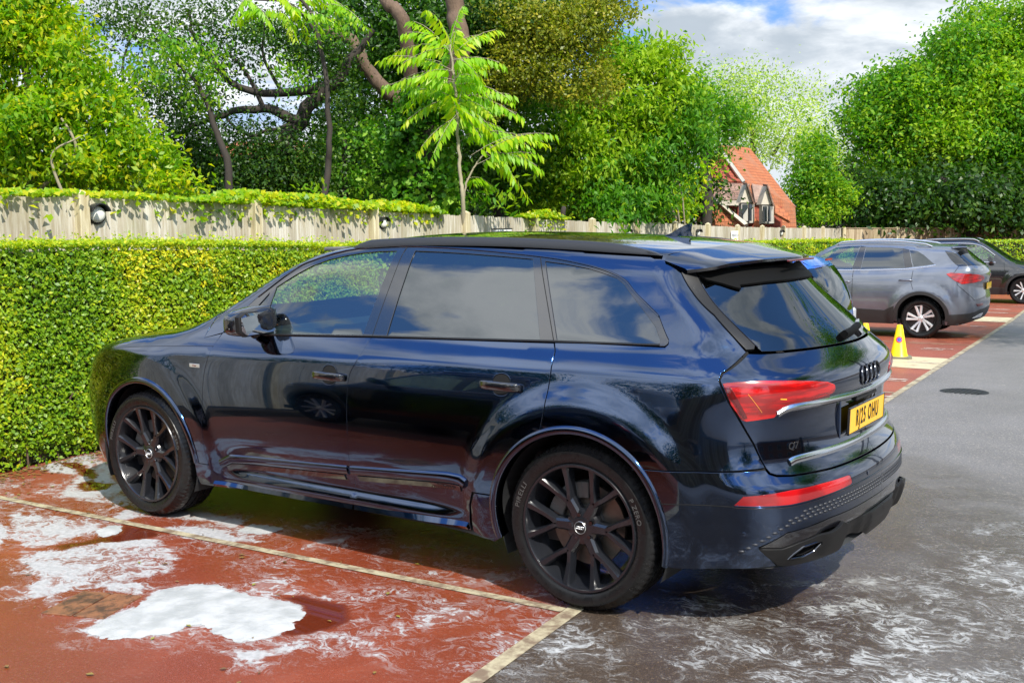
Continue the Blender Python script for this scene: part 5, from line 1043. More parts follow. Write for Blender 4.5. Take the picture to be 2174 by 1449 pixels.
make_tree('ivy_trunk','thick old trunk wrapped in round-leaved dark ivy','leaf_ivy',[(895,250,60,70),(930,250,50,50),(860,300,50,60),(900,350,55,80),(880,420,55,50),(940,330,40,90),(940,420,45,45),(850,380,30,70)],14.2,(900,500,14.2),[([(900,None,0),(900,350,0),(905,220,0)],.26,.20)],'bark_dark',dens=300,per=12,leaf=.075,spread=.07,aspect=.9,far=16.3,seed=9,shell=.75,droop=.6,tvar=.2,patch=1.2,nm='ivy')
make_tree('olive_tree','olive-brown fine-leaved tree right of the trunk top','leaf_olive',[(1120,80,100,70),(1220,90,100,70),(1190,170,90,50),(1100,150,70,60),(1270,170,60,50),(1240,40,90,50),(1030,210,50,60,0,.5),(1290,10,80,45),(1130,20,110,60)],15.8,(1200,500,15.8),[([(1200,None,0),(1196,470,0),(1194,440,0)],.05,.03)],lump=7,dens=60,per=40,leaf=.055,spread=.12,aspect=.6,far=18.5,seed=12,tvar=.22,patch=1.2)
make_tree('laurel_tree','broad bright green glossy-leaved evergreen in the middle, hanging over the fence','leaf_mid',[(1330,130,85,60),(1400,150,70,60),(1300,220,110,80),(1420,230,90,80),(1200,260,90,90),(1250,340,120,90),(1380,330,100,90),(1130,350,70,80),(1180,420,80,50),(1300,430,80,40,-1),(1370,425,70,42),(1100,420,40,40),(1310,462,26,26,-3.2),(1440,300,70,70),(1370,90,40,22,0,.5)],14.2,(1290,500,14.4),[([(1290,None,0),(1300,380,0),(1340,220,0)],.14,.05),([(1290,None,0),(1230,360,0),(1180,260,0)],.09,.03)],lump=10,dens=78,per=36,leaf=.088,spread=.12,aspect=.36,far=21.5,seed=14,droop=1.3,tvar=.22,patch=1.4,shell=.55)
make_tree('yellow_shrub','small yellow-green shrub with bare twigs at the right foot of the glossy evergreen','leaf_lime',[(1465,400,34,50),(1440,440,40,24),(1490,370,20,26)],15.6,(1462,500,15.6),[([(1462,None,0),(1450,430,-.4),(1425,360,-.5),(1405,340,-.5)],.016,.008),([(1440,470,-.4),(1420,420,-.5),(1440,355,-.5),(1415,338,-.5)],.02,.008),([(1475,None,-.2),(1440,450,-.5),(1412,390,-.5)],.018,.006)],'bark_pale',cat='shrub',dens=90,per=22,leaf=.075,spread=.10,aspect=.5,far=23.5,seed=15,droop=.8)
make_tree('ash_tree','mid green tree left of the house, between the evergreen and the pale trees','leaf_mid',[(1480,200,60,60),(1520,260,70,55),(1560,250,50,50),(1500,300,60,50)],24.,(1500,500,24.),[([(1500,None,0),(1500,300,0),(1500,200,0)],.16,.05)],lump=6,dens=40,per=26,leaf=.10,spread=.18,aspect=.45,far=27.0,seed=17,tvar=.2)
make_tree('pale_tree','pale silvery green airy tree behind the orange roof','leaf_silver',[(1560,200,70,55,0,.8),(1600,250,80,60,0,.9),(1560,160,50,32,0,.5),(1640,180,50,40,0,.6),(1690,230,50,60,0,.6),(1700,300,50,50,0,.8),(1650,310,50,40,0,.9),(1590,310,60,50,0,.9)],38.,(1610,500,38.),[([(1610,None,0),(1600,320,0),(1585,250,0)],.14,.04),([(1640,330,0),(1680,270,0)],.07,.02)],dens=22,per=34,leaf=.105,spread=.42,aspect=.5,far=44.0,seed=18,shell=.15,tvar=.3)
make_tree('pale_tree','pale slender airy tree, right of the silvery one, against the clouds','leaf_silver',[(1730,250,45,70,0,.5),(1720,320,50,60,0,.9),(1770,330,40,60,0,.7),(1740,190,30,30,0,.3)],40.,(1735,500,40.),[([(1735,None,0),(1735,340,0),(1738,270,0)],.10,.03)],dens=22,per=34,leaf=.105,spread=.40,aspect=.5,far=45.0,seed=19,shell=.15,tvar=.3)
make_tree('round_tree','small bright green leafy tree right of the dormer windows','leaf_mid',[(1725,350,50,45),(1700,400,45,50),(1750,400,55,50),(1730,445,60,36),(1780,420,36,40),(1690,450,28,28),(1740,310,36,30)],27.5,(1735,500,27.5),[([(1735,None,0),(1735,400,0),(1735,330,0)],.12,.04)],lump=6,dens=60,per=26,leaf=.11,spread=.16,aspect=.42,far=35.0,seed=21,tvar=.25,tbias=.12,droop=.8)
make_tree('great_tree','huge dark-bellied green tree on the right, taller than everything else','leaf_mid',[(2080,120,130,90),(2000,170,120,90),(2150,60,110,90),(1900,220,110,80),(2060,250,150,90),(1850,260,70,60),(2180,220,140,120),(1960,300,130,70),(1880,320,80,50),(2250,120,150,150),(2100,330,150,60),(2260,330,150,120)],39.,(2060,500,40.),[([(2060,None,2),(2050,420,2),(2040,250,1)],.34,.24),([(2045,330,1.5),(1960,280,1),(1890,230,0)],.12,.05),([(2045,330,1.5),(2120,200,1)],.14,.06)],'bark_dark',lump=9,dens=13,per=44,leaf=.17,spread=.36,aspect=.5,seed=23,tvar=.22,patch=1.4,shell=.6)
make_tree('shaded_tree','dark undergrowth tree in the shade below the huge right-hand tree','leaf_dark',[(1900,430,80,50),(2000,420,90,60),(2100,440,90,50),(2190,420,80,60),(1860,420,40,50)],37.,(1990,500,37.),[([(1990,None,0),(1990,380,0)],.3,.2),([(2120,None,0),(2130,380,0)],.25,.2)],dens=34,per=30,leaf=.19,spread=.45,aspect=.5,seed=24)
for i,(px_,w_,lb) in enumerate(((470,150,'dark distant tree low behind the open branches'),(700,150,'dark distant tree left of the ivy-clad trunk'),(1000,170,'dark distant tree behind the slender sapling'),(1260,170,'dark distant tree behind the glossy evergreen'),(2000,200,'dark distant tree low behind the right-hand tree'),(2250,200,'dark distant tree at the right edge'),(1400,120,'dark distant tree between the glossy evergreen and the house'),(1830,110,'dark distant tree between the small bright tree and the dark house'),(850,150,'dark distant tree behind the old ivy-clad trunk'),(1130,150,'dark distant tree behind the evergreen and sapling'),(200,200,'dark distant tree behind the yellow-green shrub'))):
    make_tree('background_tree',lb,'leaf_dark',[(px_,430,w_,60),(px_-w_*.4,380,w_*.5,45 if i else 20),(px_+w_*.4,390,w_*.5,40 if i else 18)],24.+i*.7 if px_<1500 else 46.,(px_,500,24. if px_<1500 else 46),[([(px_,None,0),(px_,400,0)],.2,.1)],dens=46,per=30,leaf=.13,spread=.3,aspect=.5,seed=30+i,group='dark trees behind the fence')
make_tree('ash_tree','bright leafy boughs filling the middle top of the photo, behind the brown limbs','leaf_mid',[(760,200,60,70),(720,300,50,60),(820,130,70,50),(1060,100,60,60),(1100,230,60,80),(1040,300,50,60),(640,120,60,40,0,.7),(560,60,70,30,0,.6),(1020,20,80,40),(900,20,60,40,0,.7),(720,20,60,30,0,.7),(840,240,40,60),(1080,360,50,50)],20.8,(1060,500,20.8),[([(1060,None,0),(1060,350,0),(1050,150,0)],.16,.06)],lump=7,dens=30,per=30,leaf=.12,spread=.18,aspect=.42,seed=91,droop=1.,tvar=.24,patch=1.3)
make_tree('holly_tree','dark glossy tree between the open branches and the ivy-clad trunk','leaf_ivy',[(700,330,50,70),(760,390,60,50),(650,400,60,30),(790,300,40,70),(560,400,80,28),(470,395,60,30)],17.5,(730,500,17.5),[([(730,None,0),(730,300,0)],.1,.04)],lump=5,dens=44,per=26,leaf=.085,spread=.14,aspect=.6,seed=93,droop=.8,tvar=.22,patch=1.2)
# slender sapling with feather leaves
def sapling(which=0):
    b=foot(983,445,15.9) if not which else foot(640,500,15.); t=thing('sapling' if not which else 'feather_leaved_tree','slender young tree with long bright feather-like leaves standing behind the fence' if not which else 'lime green feather-leaved tree, its fronds hanging into the top of the photo','tree',b); O=np.array(b); D_=15.35 if not which else 16.
    pts=[(0,0,0)]+[np.array(at(x,y,D_))-O for x,y in((983,445),(978,380),(972,300),(970,220),(962,150),(955,95))]; side=[np.array(at(x,y,D_))-O for x,y in((983,432),(990,390),(1010,350),(1030,325),(1060,300))]
    limbs('stem',[(pts,.034,.014),(side,.018,.007)],M['bark_pale'],t,7) if not which else limbs('stem',[([(0,0,0)]+[np.array(at(x,y,D_))-O for x,y in((690,400),(700,300),(690,150),(660,30),(600,-30))],.06,.02),([np.array(at(x,y,D_))-O for x,y in((680,80),(620,10),(540,0))],.03,.008)],M['bark_dark'],t,7); rg=np.random.default_rng(44); P=[];N_=[];Dd=[];LL=[];T=[]; rach=MB()
    spec=[(962,150,-150,-30),(962,150,-130,30),(955,110,-90,-70),(958,120,110,-60),(958,130,120,10),(965,170,-160,20),(965,170,-110,70),(965,180,130,40),(968,200,150,60),(968,210,-120,60),(970,220,110,100),(970,230,150,20),(972,250,-90,80),(972,250,140,90),(972,270,170,50),(1010,350,150,-20),(1030,325,130,40),(1040,315,150,-30),(1060,300,110,10),(1060,300,90,70),(1040,310,60,90),(1000,330,150,-50),(975,300,130,-10),(975,290,170,10),(960,95,-60,-80),(955,95,30,-90),(957,100,-110,-30),(957,100,90,-20),(962,140,-170,-10),(970,210,-170,-30),(1030,325,100,110),(972,240,-60,110),(965,160,60,-40),(968,190,-60,-10),(990,380,60,20),(960,120,-30,30),(963,150,40,50),(966,200,30,70),(970,240,60,70),(958,100,-140,20),(972,260,100,-30)]
    for _ in range(26):
        u_=rg.random(); an=rg.uniform(-2.6,.9); ln=rg.uniform(60,150); spec.append((958+16*u_,95+175*u_,ln*math.cos(an)*(1 if rg.random()<.62 else -1),ln*.7*math.sin(an)+35))
    lime=[(560,20,-60,30),(560,20,70,40),(600,10,90,60),(620,0,110,30),(520,0,60,60),(640,30,100,40),(600,0,60,90),(690,10,90,50),(540,-10,-50,60),(590,20,40,70),(650,-10,80,30),(700,0,60,60),(570,-20,60,50)]
    if which: spec=[(x,y,dx,dy) for x,y,dx,dy in lime]
    for j,(x,y,dx,dy) in enumerate(spec):
        dd=D_+rg.uniform(-.5,.6); s=at(x,y,dd); e=at(x+dx*.92,y+dy*.9-12,dd+rg.uniform(-.35,.5)); mid=(s+e)/2+np.array([0,0,.10+.08*rg.random()]); e=e-np.array([0,0,.06]); u=np.linspace(0,1,14)[:,None]; C_=(1-u)**2*s+2*u*(1-u)*mid+u*u*e; rach.tube(C_[::3]-O,.004,4); tg=np.gradient(C_,axis=0); tg=unit(tg)
        for q in range(2,14):
            for sd in(-1,1):
                side_=unit(np.cross(tg[q],[0,0,1.]))*sd; d=unit(side_*.75+tg[q]*.45+np.array([0,0,-.75-.3*rg.random()])+rg.normal(size=3)*.12); L=.225*(1-.35*(q/13))*(.85+.3*rg.random()); P.append(C_[q]+d*L*.5-O); Dd.append(d); n=unit(np.cross(d,tg[q])*sd+rg.normal(size=3)*.15); N_.append(n if n[2]>0 else -n); LL.append(L); T.append(.45+.25*rg.normal()*.6+(.2 if j%3==0 else 0))
    P=np.array(P);LL=np.array(LL); leafmesh('fronds',P,np.array(N_),LL,LL*.30,M['leaf_frond'],t,np.clip(np.array(T),0,.95),0,rg,D=np.array(Dd)); rach.obj('leaf_stalks',M['bark_pale'],t)
sapling()
sapling(1)
# creeper along the fence top
def creeper(label,y0,y1,n,h,seed,dens=1.):
    rg=np.random.default_rng(seed); t=thing('creeper',label,'creeper',(float(xf((y0+y1)/2)),(y0+y1)/2,float(gz((y0+y1)/2))+2.)); O=np.array(t.location); y=rg.uniform(y1,y0,n); env=np.clip(np.minimum((y0-y),(y-y1))/.8,0,1)*(.45+1.1*fbm(y,y*0,1.3,1)); z=2.02+gz(y)+rg.random(n)**1.5*h*env-(rg.random(n)<.16)*rg.random(n)*.22; x=xf(y)+.03+rg.normal(size=n)*.08
    P=np.stack([x,y,z],1)-O; N_=unit(np.array([-.5,.1,.8])+rg.normal(size=(n,3))*.6); s_=.065*(.6+.8*rg.random(n)); leafmesh('foliage',P,N_,s_,s_*.75,M['leaf_lime'],t,np.clip(.55+rg.normal(size=n)*.2+.5*(fbm(y,z,2,0)-.5),0,.95),.4,rg)
creeper('long mound of yellow-green creeper trailing over the left fence top',-2.3,-6.9,4600,.12,51)
creeper('thin creeper growing along the fence top below the big left shrub',2.,-2.6,1500,.035,52)
creeper('small clump of creeper on the fence, right of the sapling',-9.2,-10.6,1600,.18,53)
# little weeds showing over the fence
make_tree('weed','leafy weed sprouting over the fence right of the sapling','leaf_mid',[(1010,425,26,22),(1060,435,26,16),(1090,415,16,26)],13.4,(1040,500,13.4),None,cat='plant',dens=70,per=12,leaf=.13,spread=.10,aspect=.35,far=17.0,seed=61,droop=.8,tbias=.2)
make_tree('weed','small pale weed on the creeper, left of the ivy-clad trunk','leaf_mid',[(665,400,30,22),(780,412,22,14),(640,410,20,14)],12.6,(670,500,12.6),None,cat='plant',dens=60,per=10,leaf=.09,spread=.10,aspect=.5,far=14.0,seed=62,tbias=.2)
# ---------------------------------------------------------------- the other cars
def plain_shape(hw,T,Rr,Fr,crease,belt,WBx,tum=.38,kr=.26):
    Tt=spline(*zip(*T)); R0=spline(*zip(*Rr)); F0=spline(*zip(*Fr)); ZC=spline(*zip(*crease)); ZB=spline(*zip(*belt))
    def F(P):
        x,y,z=P[...,0],np.abs(P[...,1]),P[...,2]; zb=ZB(x); low=hw-.07*((np.minimum(z,1.4)-.70)/.5)**2-.34*softp(z-ZC(x),.02)
        d=np.maximum(z-zb,-.1); up=hw-.07*((zb-.70)/.5)**2-.34*softp(zb-ZC(x),.02)-.42*d-.2*d*d; kk=sst(-.05,.04,z-zb); w=low*(1-kk)+up*kk-.03*((x-1.2)/1.9)**2-.05*np.maximum(x-WBx+.1,0)**2-(.05*(np.maximum(.6-x,0)/1.3)**2+.06*np.maximum(x-1.5,0)**2)*sst(1.0,1.4,z)
        for xc in(0,WBx): r=np.hypot(x-xc,z-.36); w=w+.028*(1-sst(.46,.62,r))
        b=z-(Tt(x)-.05*(y/.6)**2); c=R0(z)+.14*y*y+.16*y**4-x; dd=x-(F0(z)-.25*y*y-.14*y**4); f=smax(y-w,c,.10+kr*(1-sst(1.0,1.3,z))); f=smax(f,dd,.25); return smax(f,b,.10)
    return Shape(F,-.25,.40,.5,WBx+.3,1.9)
def loop2s(sh,P):
    out=[]
    for x,y,z in P:
        if x<sh.XC: s=sh.XC-sh.RH*math.atan2(sh.XC-x,y-sh.YC) if y>sh.YC else sh.s1-(sh.YC-y)
        elif x>sh.XF: s=sh.XF+sh.RH*math.atan2(x-sh.XF,y-sh.YF if False else y-sh.YC) if y>sh.YC else sh.f1+(sh.YC-y)
        else: s=x
        out.append((s,z))
    return out
def other_car(label,loc,rot,sh,mt,S_):
    t=thing('parked_car',label,'car',loc,rot); N=M[mt]; g=S_; WBx=g['wb']; ra=g['ra']; az=g['az']
    rx,sx,hx_=g['roof_x'],g['screen_x'],g['nose_x']      # roof rear edge, (screen top, screen foot), bonnet front
    xs=np.concatenate([np.linspace(rx,sx[0],16),np.linspace(sx[0],sx[1],8)[1:],np.linspace(sx[1],hx_,14)[1:]]); yb=np.interp(xs,[rx,rx+.3,sx[0],sx[1],sx[1]+.1,hx_],[.40,.54,.54,.64,.68,.60]); P=sh.top(xs,yb); line=loop2s(sh,P)
    rear=[(sh.sc,float(sh.top(rx-.04,0)[2]))]; front=[(sh.sf,float(sh.top(hx_+.12,0)[2]))]
    arch=lambda cx:[(x,z) for x,z in circ(cx,az,ra,-8,188,40)]
    o=[(sh.sc,.30)]+[(-.9,.28),(-.60,.24)]+arch(0)[::-1]+arch(WBx)[::-1]+[(WBx+.62,.24),(sh.sf,.26)]+front+line[::-1]+rear
    # arches are listed right to left in path length, so order them by s
    o=[(sh.sc,.34),(-.95,.32),(-.60,.24),(-ra*.99-.01,.24)]+[(x,z) for x,z in circ(0,az,ra,190,-10,50)]+[(WBx-ra-.01,.24)]+[(x,z) for x,z in circ(WBx,az,ra,190,-10,50)]+[(WBx+.60,.24),(sh.sf,.26)]+front+line[::-1]+rear
    holes=[g['rear_glass']] if False else []
    panel('body',sh,o,N,t,holes=[w for w in g['windows']],mirror='join',step=.06,bstep=.03,gap=0.,hdepth=.006)
    roofp=[(x,y) for x,y in zip(xs,yb) if x<=sx[0]+1e-6]; scr=[(x,y) for x,y in zip(xs,yb) if sx[0]-1e-6<=x<=sx[1]+1e-6]; bon=[(x,y) for x,y in zip(xs,yb) if x>=sx[1]-1e-6]
    cap=lambda nm,q,mm,a,b: panel(nm,sh,q+[(b,0)]+[(x,-y) for x,y in q[::-1]]+[(a,0)],mm,t,mode='top',mirror='no',step=.07,bstep=.03,gap=0.,depth=.002)
    cap('roof',roofp,N,rx-.04,sx[0]+.06); cap('windscreen',scr,M['glass_screen'],sx[0]+.06,sx[1]+.08); cap('bonnet',bon,N,sx[1]+.08,hx_+.12)
    for i,w in enumerate(g['windows']): panel('side_window',sh,w,M[g['glass'][i]],t,step=.07,gap=-.006,off=-.004,depth=.001)
    if g.get('rear_glass'): panel('rear_window',sh,g['rear_glass'],M['glass_dark'],t,mirror='join',step=.06,gap=0,off=.004)
    if g.get('frames'):
        for f in g['frames']: panel('window_frame',sh,f,M['gloss_black'],t,step=.05,gap=0,off=.003)
    for l in g.get('shuts',[]): ribbon('shut_line',sh,l,M['gap'],t,w=.008,off=.001,step=.05)
    for l in g.get('bright',[]): ribbon('bright_trim',sh,smoothline(l,4),M['chrome'],t,w=.018,off=.007,step=.05)
    for l,w_ in g.get('cladding',[]): panel('cladding',sh,l,M['plastic'],t,step=.06,gap=0,off=.009,depth=.01,mirror='join' if w_ else 'both')
    for cx in(0,WBx):
        if g.get('archtrim',1):
            n=44; th=np.radians(np.linspace(-8,188,n)); V=[]
            for rr,o_ in((ra-.002,-.05),(ra-.002,.010),(ra+.05,.012),(ra+.056,.0)):
                q=np.stack([cx+rr*np.cos(th),az+rr*np.sin(th)],1); Pq=sh.surf(q[:,0],q[:,1]); V.append(Pq+sh.normal(Pq)*o_)
            V=np.stack(V,1).reshape(-1,3); Fq=[(i*4+j,i*4+j+1,(i+1)*4+j+1,(i+1)*4+j) for i in range(n-1) for j in range(3)]
            for s_ in(1,-1): mesh('arch_trim',V*np.array([1,s_,1.]),Fq if s_>0 else [f[::-1] for f in Fq],M['plastic'],t,auto=50)
        for s_ in(1,-1):
            th=np.radians(np.linspace(-20,200,26)); V=[(cx+(ra+.004)*math.cos(a),s_*yy,az+(ra+.004)*math.sin(a)) for yy in(g['hw']-.04,.5) for a in th]+[(cx,s_*.5,az)]; n=26
            mesh('wheel_arch_liner',V,[(i,i+1,n+i+1,n+i) for i in range(n-1)]+[(n+i,n+i+1,2*n) for i in range(n-1)],M['gap'],t)
    MB().box((WBx/2,0,.28),(WBx+1.2,g['hw']*1.75,.08)).obj('underbody',M['plastic'],t)
    if g.get('lamp'): panel('tail_lamp',sh,g['lamp'],M['lamp_red'],t,step=.03,gap=0,off=.008,edge=.005)
    if g.get('headlamp'): panel('headlamp',sh,g['headlamp'],M['chrome'],t,step=.05,gap=0,off=.006)
    for s0,z0 in g.get('handles',[]):
        for sy in(1,-1):
            Pq=sh.surf(s0,z0); nn=sh.normal(Pq); MB().tube([Pq+np.array([.11,0,.0])-nn*.005,Pq+np.array([.08,0,.003])+nn*.03,Pq+np.array([-.08,0,.003])+nn*.03,Pq+np.array([-.11,0,0])-nn*.005],.013,8).obj('door_handle',N,t,auto=60).scale=(1,sy,1)
    for sy in(1,-1):
        m=MB().tube([(g['mirror'][0],sy*(g['hw']-.10),g['mirror'][1]-.04),(g['mirror'][0]-.02,sy*(g['hw']+.03),g['mirror'][1]),(g['mirror'][0]-.02,sy*(g['hw']+.13),g['mirror'][1]+.01)],[.03,.075,.06],12); m.obj('door_mirror',M['gloss_black'],t,auto=60)
        if g.get('rails'):
            xr=np.linspace(*g['rails'],30); Pq=sh.top(xr,.545); u=np.linspace(0,1,30); MB().tube(np.c_[xr,np.full(30,sy*.55),Pq[:,2]+.035*np.clip(np.minimum(u,1-u)/.06,0,1)],.016,8).obj('roof_rail',M['chrome'],t,auto=60)
    if g.get('plate'):
        x,z=g['plate']; pl=bpy.data.objects.new('number_plate',None); pl.empty_display_size=.1; COL.objects.link(pl); pl.parent=t; pl.location=(x,0,z)
        MB().box((0,0,0),(.006,.52,.111),bev=.001).obj('plate_backing',M['plate'],pl,smooth=False)
    for b in g.get('extra',[]): b(t,sh)
    for i,y0 in enumerate((.36,-.36)):
        s_=bpy.data.objects.new('seat',None); s_.empty_display_size=.1; COL.objects.link(s_); s_.parent=t; x0=g['seat_x']; a=R(-16); rt=np.array([[math.cos(a),0,math.sin(a)],[0,1,0],[-math.sin(a),0,math.cos(a)]])
        MB().box((x0,y0,.98),(.13,.46,.62),rt,bev=.05).obj('backrest',M['interior'],s_); MB().box((x0-.10,y0,1.33),(.09,.25,.16),rt,bev=.04).obj('headrest',M['interior'],s_)
    MB().box((sx[1]-.28,0,1.0),(.4,1.3,.16),bev=.05).obj('dashboard',M['interior'],t)
    for x in(0,WBx):
        for sy in(1,-1): wheel(t,x,sy*(g['hw']-.02),g['tyre'],sy,g['wheel'],g['rim'],.235)
    return t
LG=math.atan(.085)
# grey SUV (measured from its near rear wheel)
gsh=plain_shape(.935,[(-1,1.40),(-.6,1.545),(-.1,1.60),(.33,1.650),(.86,1.672),(1.34,1.655),(1.67,1.585),(1.95,1.42),(2.35,1.14),(2.8,1.05),(3.3,.95),(3.6,.80)],[(.2,-.72),(.32,-.86),(.45,-.93),(.7,-.955),(.95,-.93),(1.12,-.945),(1.2,-.90),(1.35,-.72),(1.5,-.55),(1.62,-.42)],[(.2,3.45),(.5,3.58),(.8,3.55),(1.0,3.35)],[(-1,1.16),(.2,1.10),(.8,1.045),(1.5,1.03),(3.4,.95)],[(-1,1.26),(-.15,1.24),(.32,1.18),(1.54,1.15),(3.4,1.1)],2.72,.42)
gw=[[(1.62,1.165),(1.90,1.325),(1.52,1.545),(1.30,1.565),(1.10,1.568),(1.19,1.165)],[(.995,1.552),(.60,1.545),(.375,1.532),(.30,1.195),(.66,1.18),(1.035,1.166)],[(.25,1.502),(.12,1.485),(0,1.415),(-.18,1.265),(.0,1.24),(.16,1.222)]]
GREY=dict(wb=2.72,ra=.395,az=.36,hw=.935,roof_x=-.42,screen_x=(1.62,2.40),nose_x=3.25,windows=gw,glass=['glass_clear','glass_dark','glass_dark'],rear_glass=[(-.62,1.45),(-.80,1.25),(-1.05,1.235),(gsh.sc,1.23),(gsh.sc,1.485),(-.9,1.48)],
 frames=[[(1.185,1.168),(1.09,1.572),(1.0,1.556),(1.04,1.168)],[(.295,1.197),(.372,1.535),(.258,1.508),(.168,1.222)],[(-.40,1.49),(-.60,1.46),(-.79,1.25),(-.60,1.235)]],
 shuts=[[(1.16,1.15),(1.15,.45)],[(.15,1.18),(.17,.95),(.13,.84)],[(2.2,1.1),(2.25,.4)],[(-.60,1.23),(-.50,1.12),(-.55,.92),(-.78,.66)]],bright=[[(1.66,1.152),(.9,1.16),(.32,1.182),(0,1.215),(-.20,1.252)],[(1.26,.385),(.9,.384),(.58,.380)]],
 cladding=[([(2.2,.24),(2.2,.50),(1.4,.50),(.60,.47),(.44,.55),(.44,.24)],0),([(-.43,.24),(-.45,.42),(-.70,.44),(-.95,.50),(gsh.sc,.52),(gsh.sc,.34),(-.95,.32),(-.60,.24)],1)],
 lamp=[(-.40,1.105),(-.47,1.125),(-.70,1.11),(-.98,1.07),(-1.05,1.02),(-1.0,.985),(-.70,.955),(-.60,.945),(-.50,1.01)],handles=[(.26,.99),(1.30,.95)],mirror=(1.72,1.14),rails=(-.10,1.55),plate=(-.955,.88),seat_x=1.05,tyre=.342,rim=.245,wheel='s')
def grey_extra(t,sh):
    panel('bumper_reflector',sh,[(-.80,.60),(-1.0,.605),(-1.0,.565),(-.85,.555)],M['lamp_dark'],t,off=.006)
    panel('diffuser_plate',sh,[(-.80,.36),(-.95,.42),(-1.1,.43),(-1.1,.36)],M['alloy'],t,off=.012,edge=.004)
    MB().box((-.53,0,1.548),(.26,1.04,.035),bev=.012).obj('roof_spoiler',M['grey_paint'],t,auto=60); panel('fuel_flap',sh,circ(-.12,1.0,.075,0,350,24),M['grey_paint'],t,off=.0015,mirror='no',edge=.002)
GREY['extra']=[grey_extra]
e=np.array([math.cos(R(3.5)),math.sin(R(3.5))]); q=np.array([2.32,-14.28])-np.array([-e[1],e[0]])*.915
other_car('metallic grey SUV with silver two-tone alloy wheels, parked nose to the hedge beyond the cones','' or (q[0],q[1],float(gz(q[1]+.9))),R(3.5),gsh,'grey_paint',GREY)
# black SUV facing the lane
bsh=plain_shape(.93,[(-1,1.40),(-.6,1.62),(-.1,1.68),(.4,1.72),(.9,1.735),(1.4,1.71),(1.65,1.60),(1.95,1.40),(2.40,1.13),(2.8,1.08),(3.2,1.02),(3.5,.88)],[(.2,-.8),(.5,-.9),(.8,-.9),(1.1,-.86),(1.3,-.7),(1.6,-.5)],[(.2,3.38),(.5,3.50),(.8,3.48),(1.0,3.35)],[(-1,1.06),(.5,1.03),(3.4,.96)],[(-1,1.20),(.4,1.14),(2.2,1.08),(3.4,1.06)],2.66,.42)
bw=[[(1.93,1.10),(1.90,1.25),(1.55,1.50),(1.12,1.56),(1.10,1.13)],[(1.0,1.57),(.4,1.56),(.32,1.15),(1.0,1.135)],[(.22,1.54),(0,1.50),(-.25,1.30),(.18,1.16)]]
BLACK=dict(wb=2.66,ra=.40,az=.36,hw=.93,roof_x=-.45,screen_x=(1.58,2.42),nose_x=3.15,windows=bw,glass=['glass_clear','glass_clear','glass_dark'],rear_glass=[(-.62,1.5),(-.80,1.22),(bsh.sc,1.2),(bsh.sc,1.5)],frames=[[(1.095,1.13),(1.115,1.565),(1.005,1.575),(1.005,1.137)]],shuts=[[(1.08,1.12),(1.08,.42)],[(2.16,1.08),(2.2,.8)]],bright=[[(1.96,1.085),(1.1,1.115),(.2,1.15)],[(1.93,1.27),(1.56,1.52),(1.12,1.585),(.4,1.582)],[(1.98,.30),(1.3,.31),(.7,.31)]],
 cladding=[([(2.2,.24),(2.2,.42),(1.4,.42),(.60,.42),(.44,.5),(.44,.24)],0)],headlamp=[(3.0,.86),(3.2,.93),(3.6,.90),(3.6,.82)],handles=[(1.25,.98),(.4,1.0)],mirror=(1.86,1.17),rails=(-.3,1.50),seat_x=1.0,tyre=.36,rim=.25,wheel='v',lamp=[(-.6,1.1),(-.8,1.1),(-.8,.95),(-.6,.95)])
e=np.array([math.cos(R(4)),math.sin(R(4))]); W0=np.array([2.63,-26.05]); c0=W0-np.array([-e[1],e[0]])*.91+e*2.66
other_car('black SUV with silver roof rails facing the lane, furthest car, cut by the right edge',(c0[0],c0[1],float(gz(-26.2))),R(184),bsh,'black_paint',BLACK)
# blue hatchback, almost hidden
hsh=plain_shape(.86,[(-1,1.30),(-.65,1.42),(-.3,1.46),(.2,1.49),(.8,1.49),(1.2,1.44),(1.6,1.25),(2.0,1.03),(2.4,.97),(2.8,.86),(3.1,.7)],[(.2,-.55),(.4,-.66),(.7,-.69),(.95,-.67),(1.1,-.62),(1.3,-.50),(1.42,-.40)],[(.2,3.0),(.5,3.1),(.8,3.05),(1.0,2.9)],[(-1,1.0),(.5,.97),(3,.9)],[(-1,1.08),(.5,1.02),(3,1.0)],2.5,.45)
hw_=[[(1.5,1.0),(1.2,1.32),(.8,1.40),(.8,1.02)],[(.7,1.41),(.1,1.38),(.05,1.05),(.7,1.02)]]
HATCH=dict(wb=2.5,ra=.36,az=.31,hw=.86,roof_x=-.42,screen_x=(1.25,1.95),nose_x=2.75,windows=hw_,glass=['glass_clear','glass_clear'],rear_glass=[(-.60,1.33),(-.70,1.16),(-.70,1.0),(-.85,.92),(-1.0,.90),(hsh.sc,.89),(hsh.sc,1.35),(-.85,1.345)],lamp=[(-.42,1.02),(-.55,1.06),(-.62,.95),(-.64,.72),(-.52,.70)],mirror=(1.4,1.05),seat_x=.9,tyre=.31,rim=.21,wheel='v',archtrim=0,plate=(-.70,.62))
def hatch_extra(t,sh):
    MB().box((-.50,0,1.425),(.015,.22,.02)).obj('high_brake_light',M['lamp_red'],t,smooth=False)
    for sy in (1,-1): MB().box((-.585,sy*.70,.80),(.05,.12,.16),bev=.02).obj('clear_lamp',M['alloy'],t,auto=60)
HATCH['extra']=[hatch_extra]
other_car('bright blue hatchback almost hidden behind the tail of the dark blue SUV',(1.72,-6.05,float(gz(-5.6))),R(3.5),hsh,'blue_paint',HATCH)
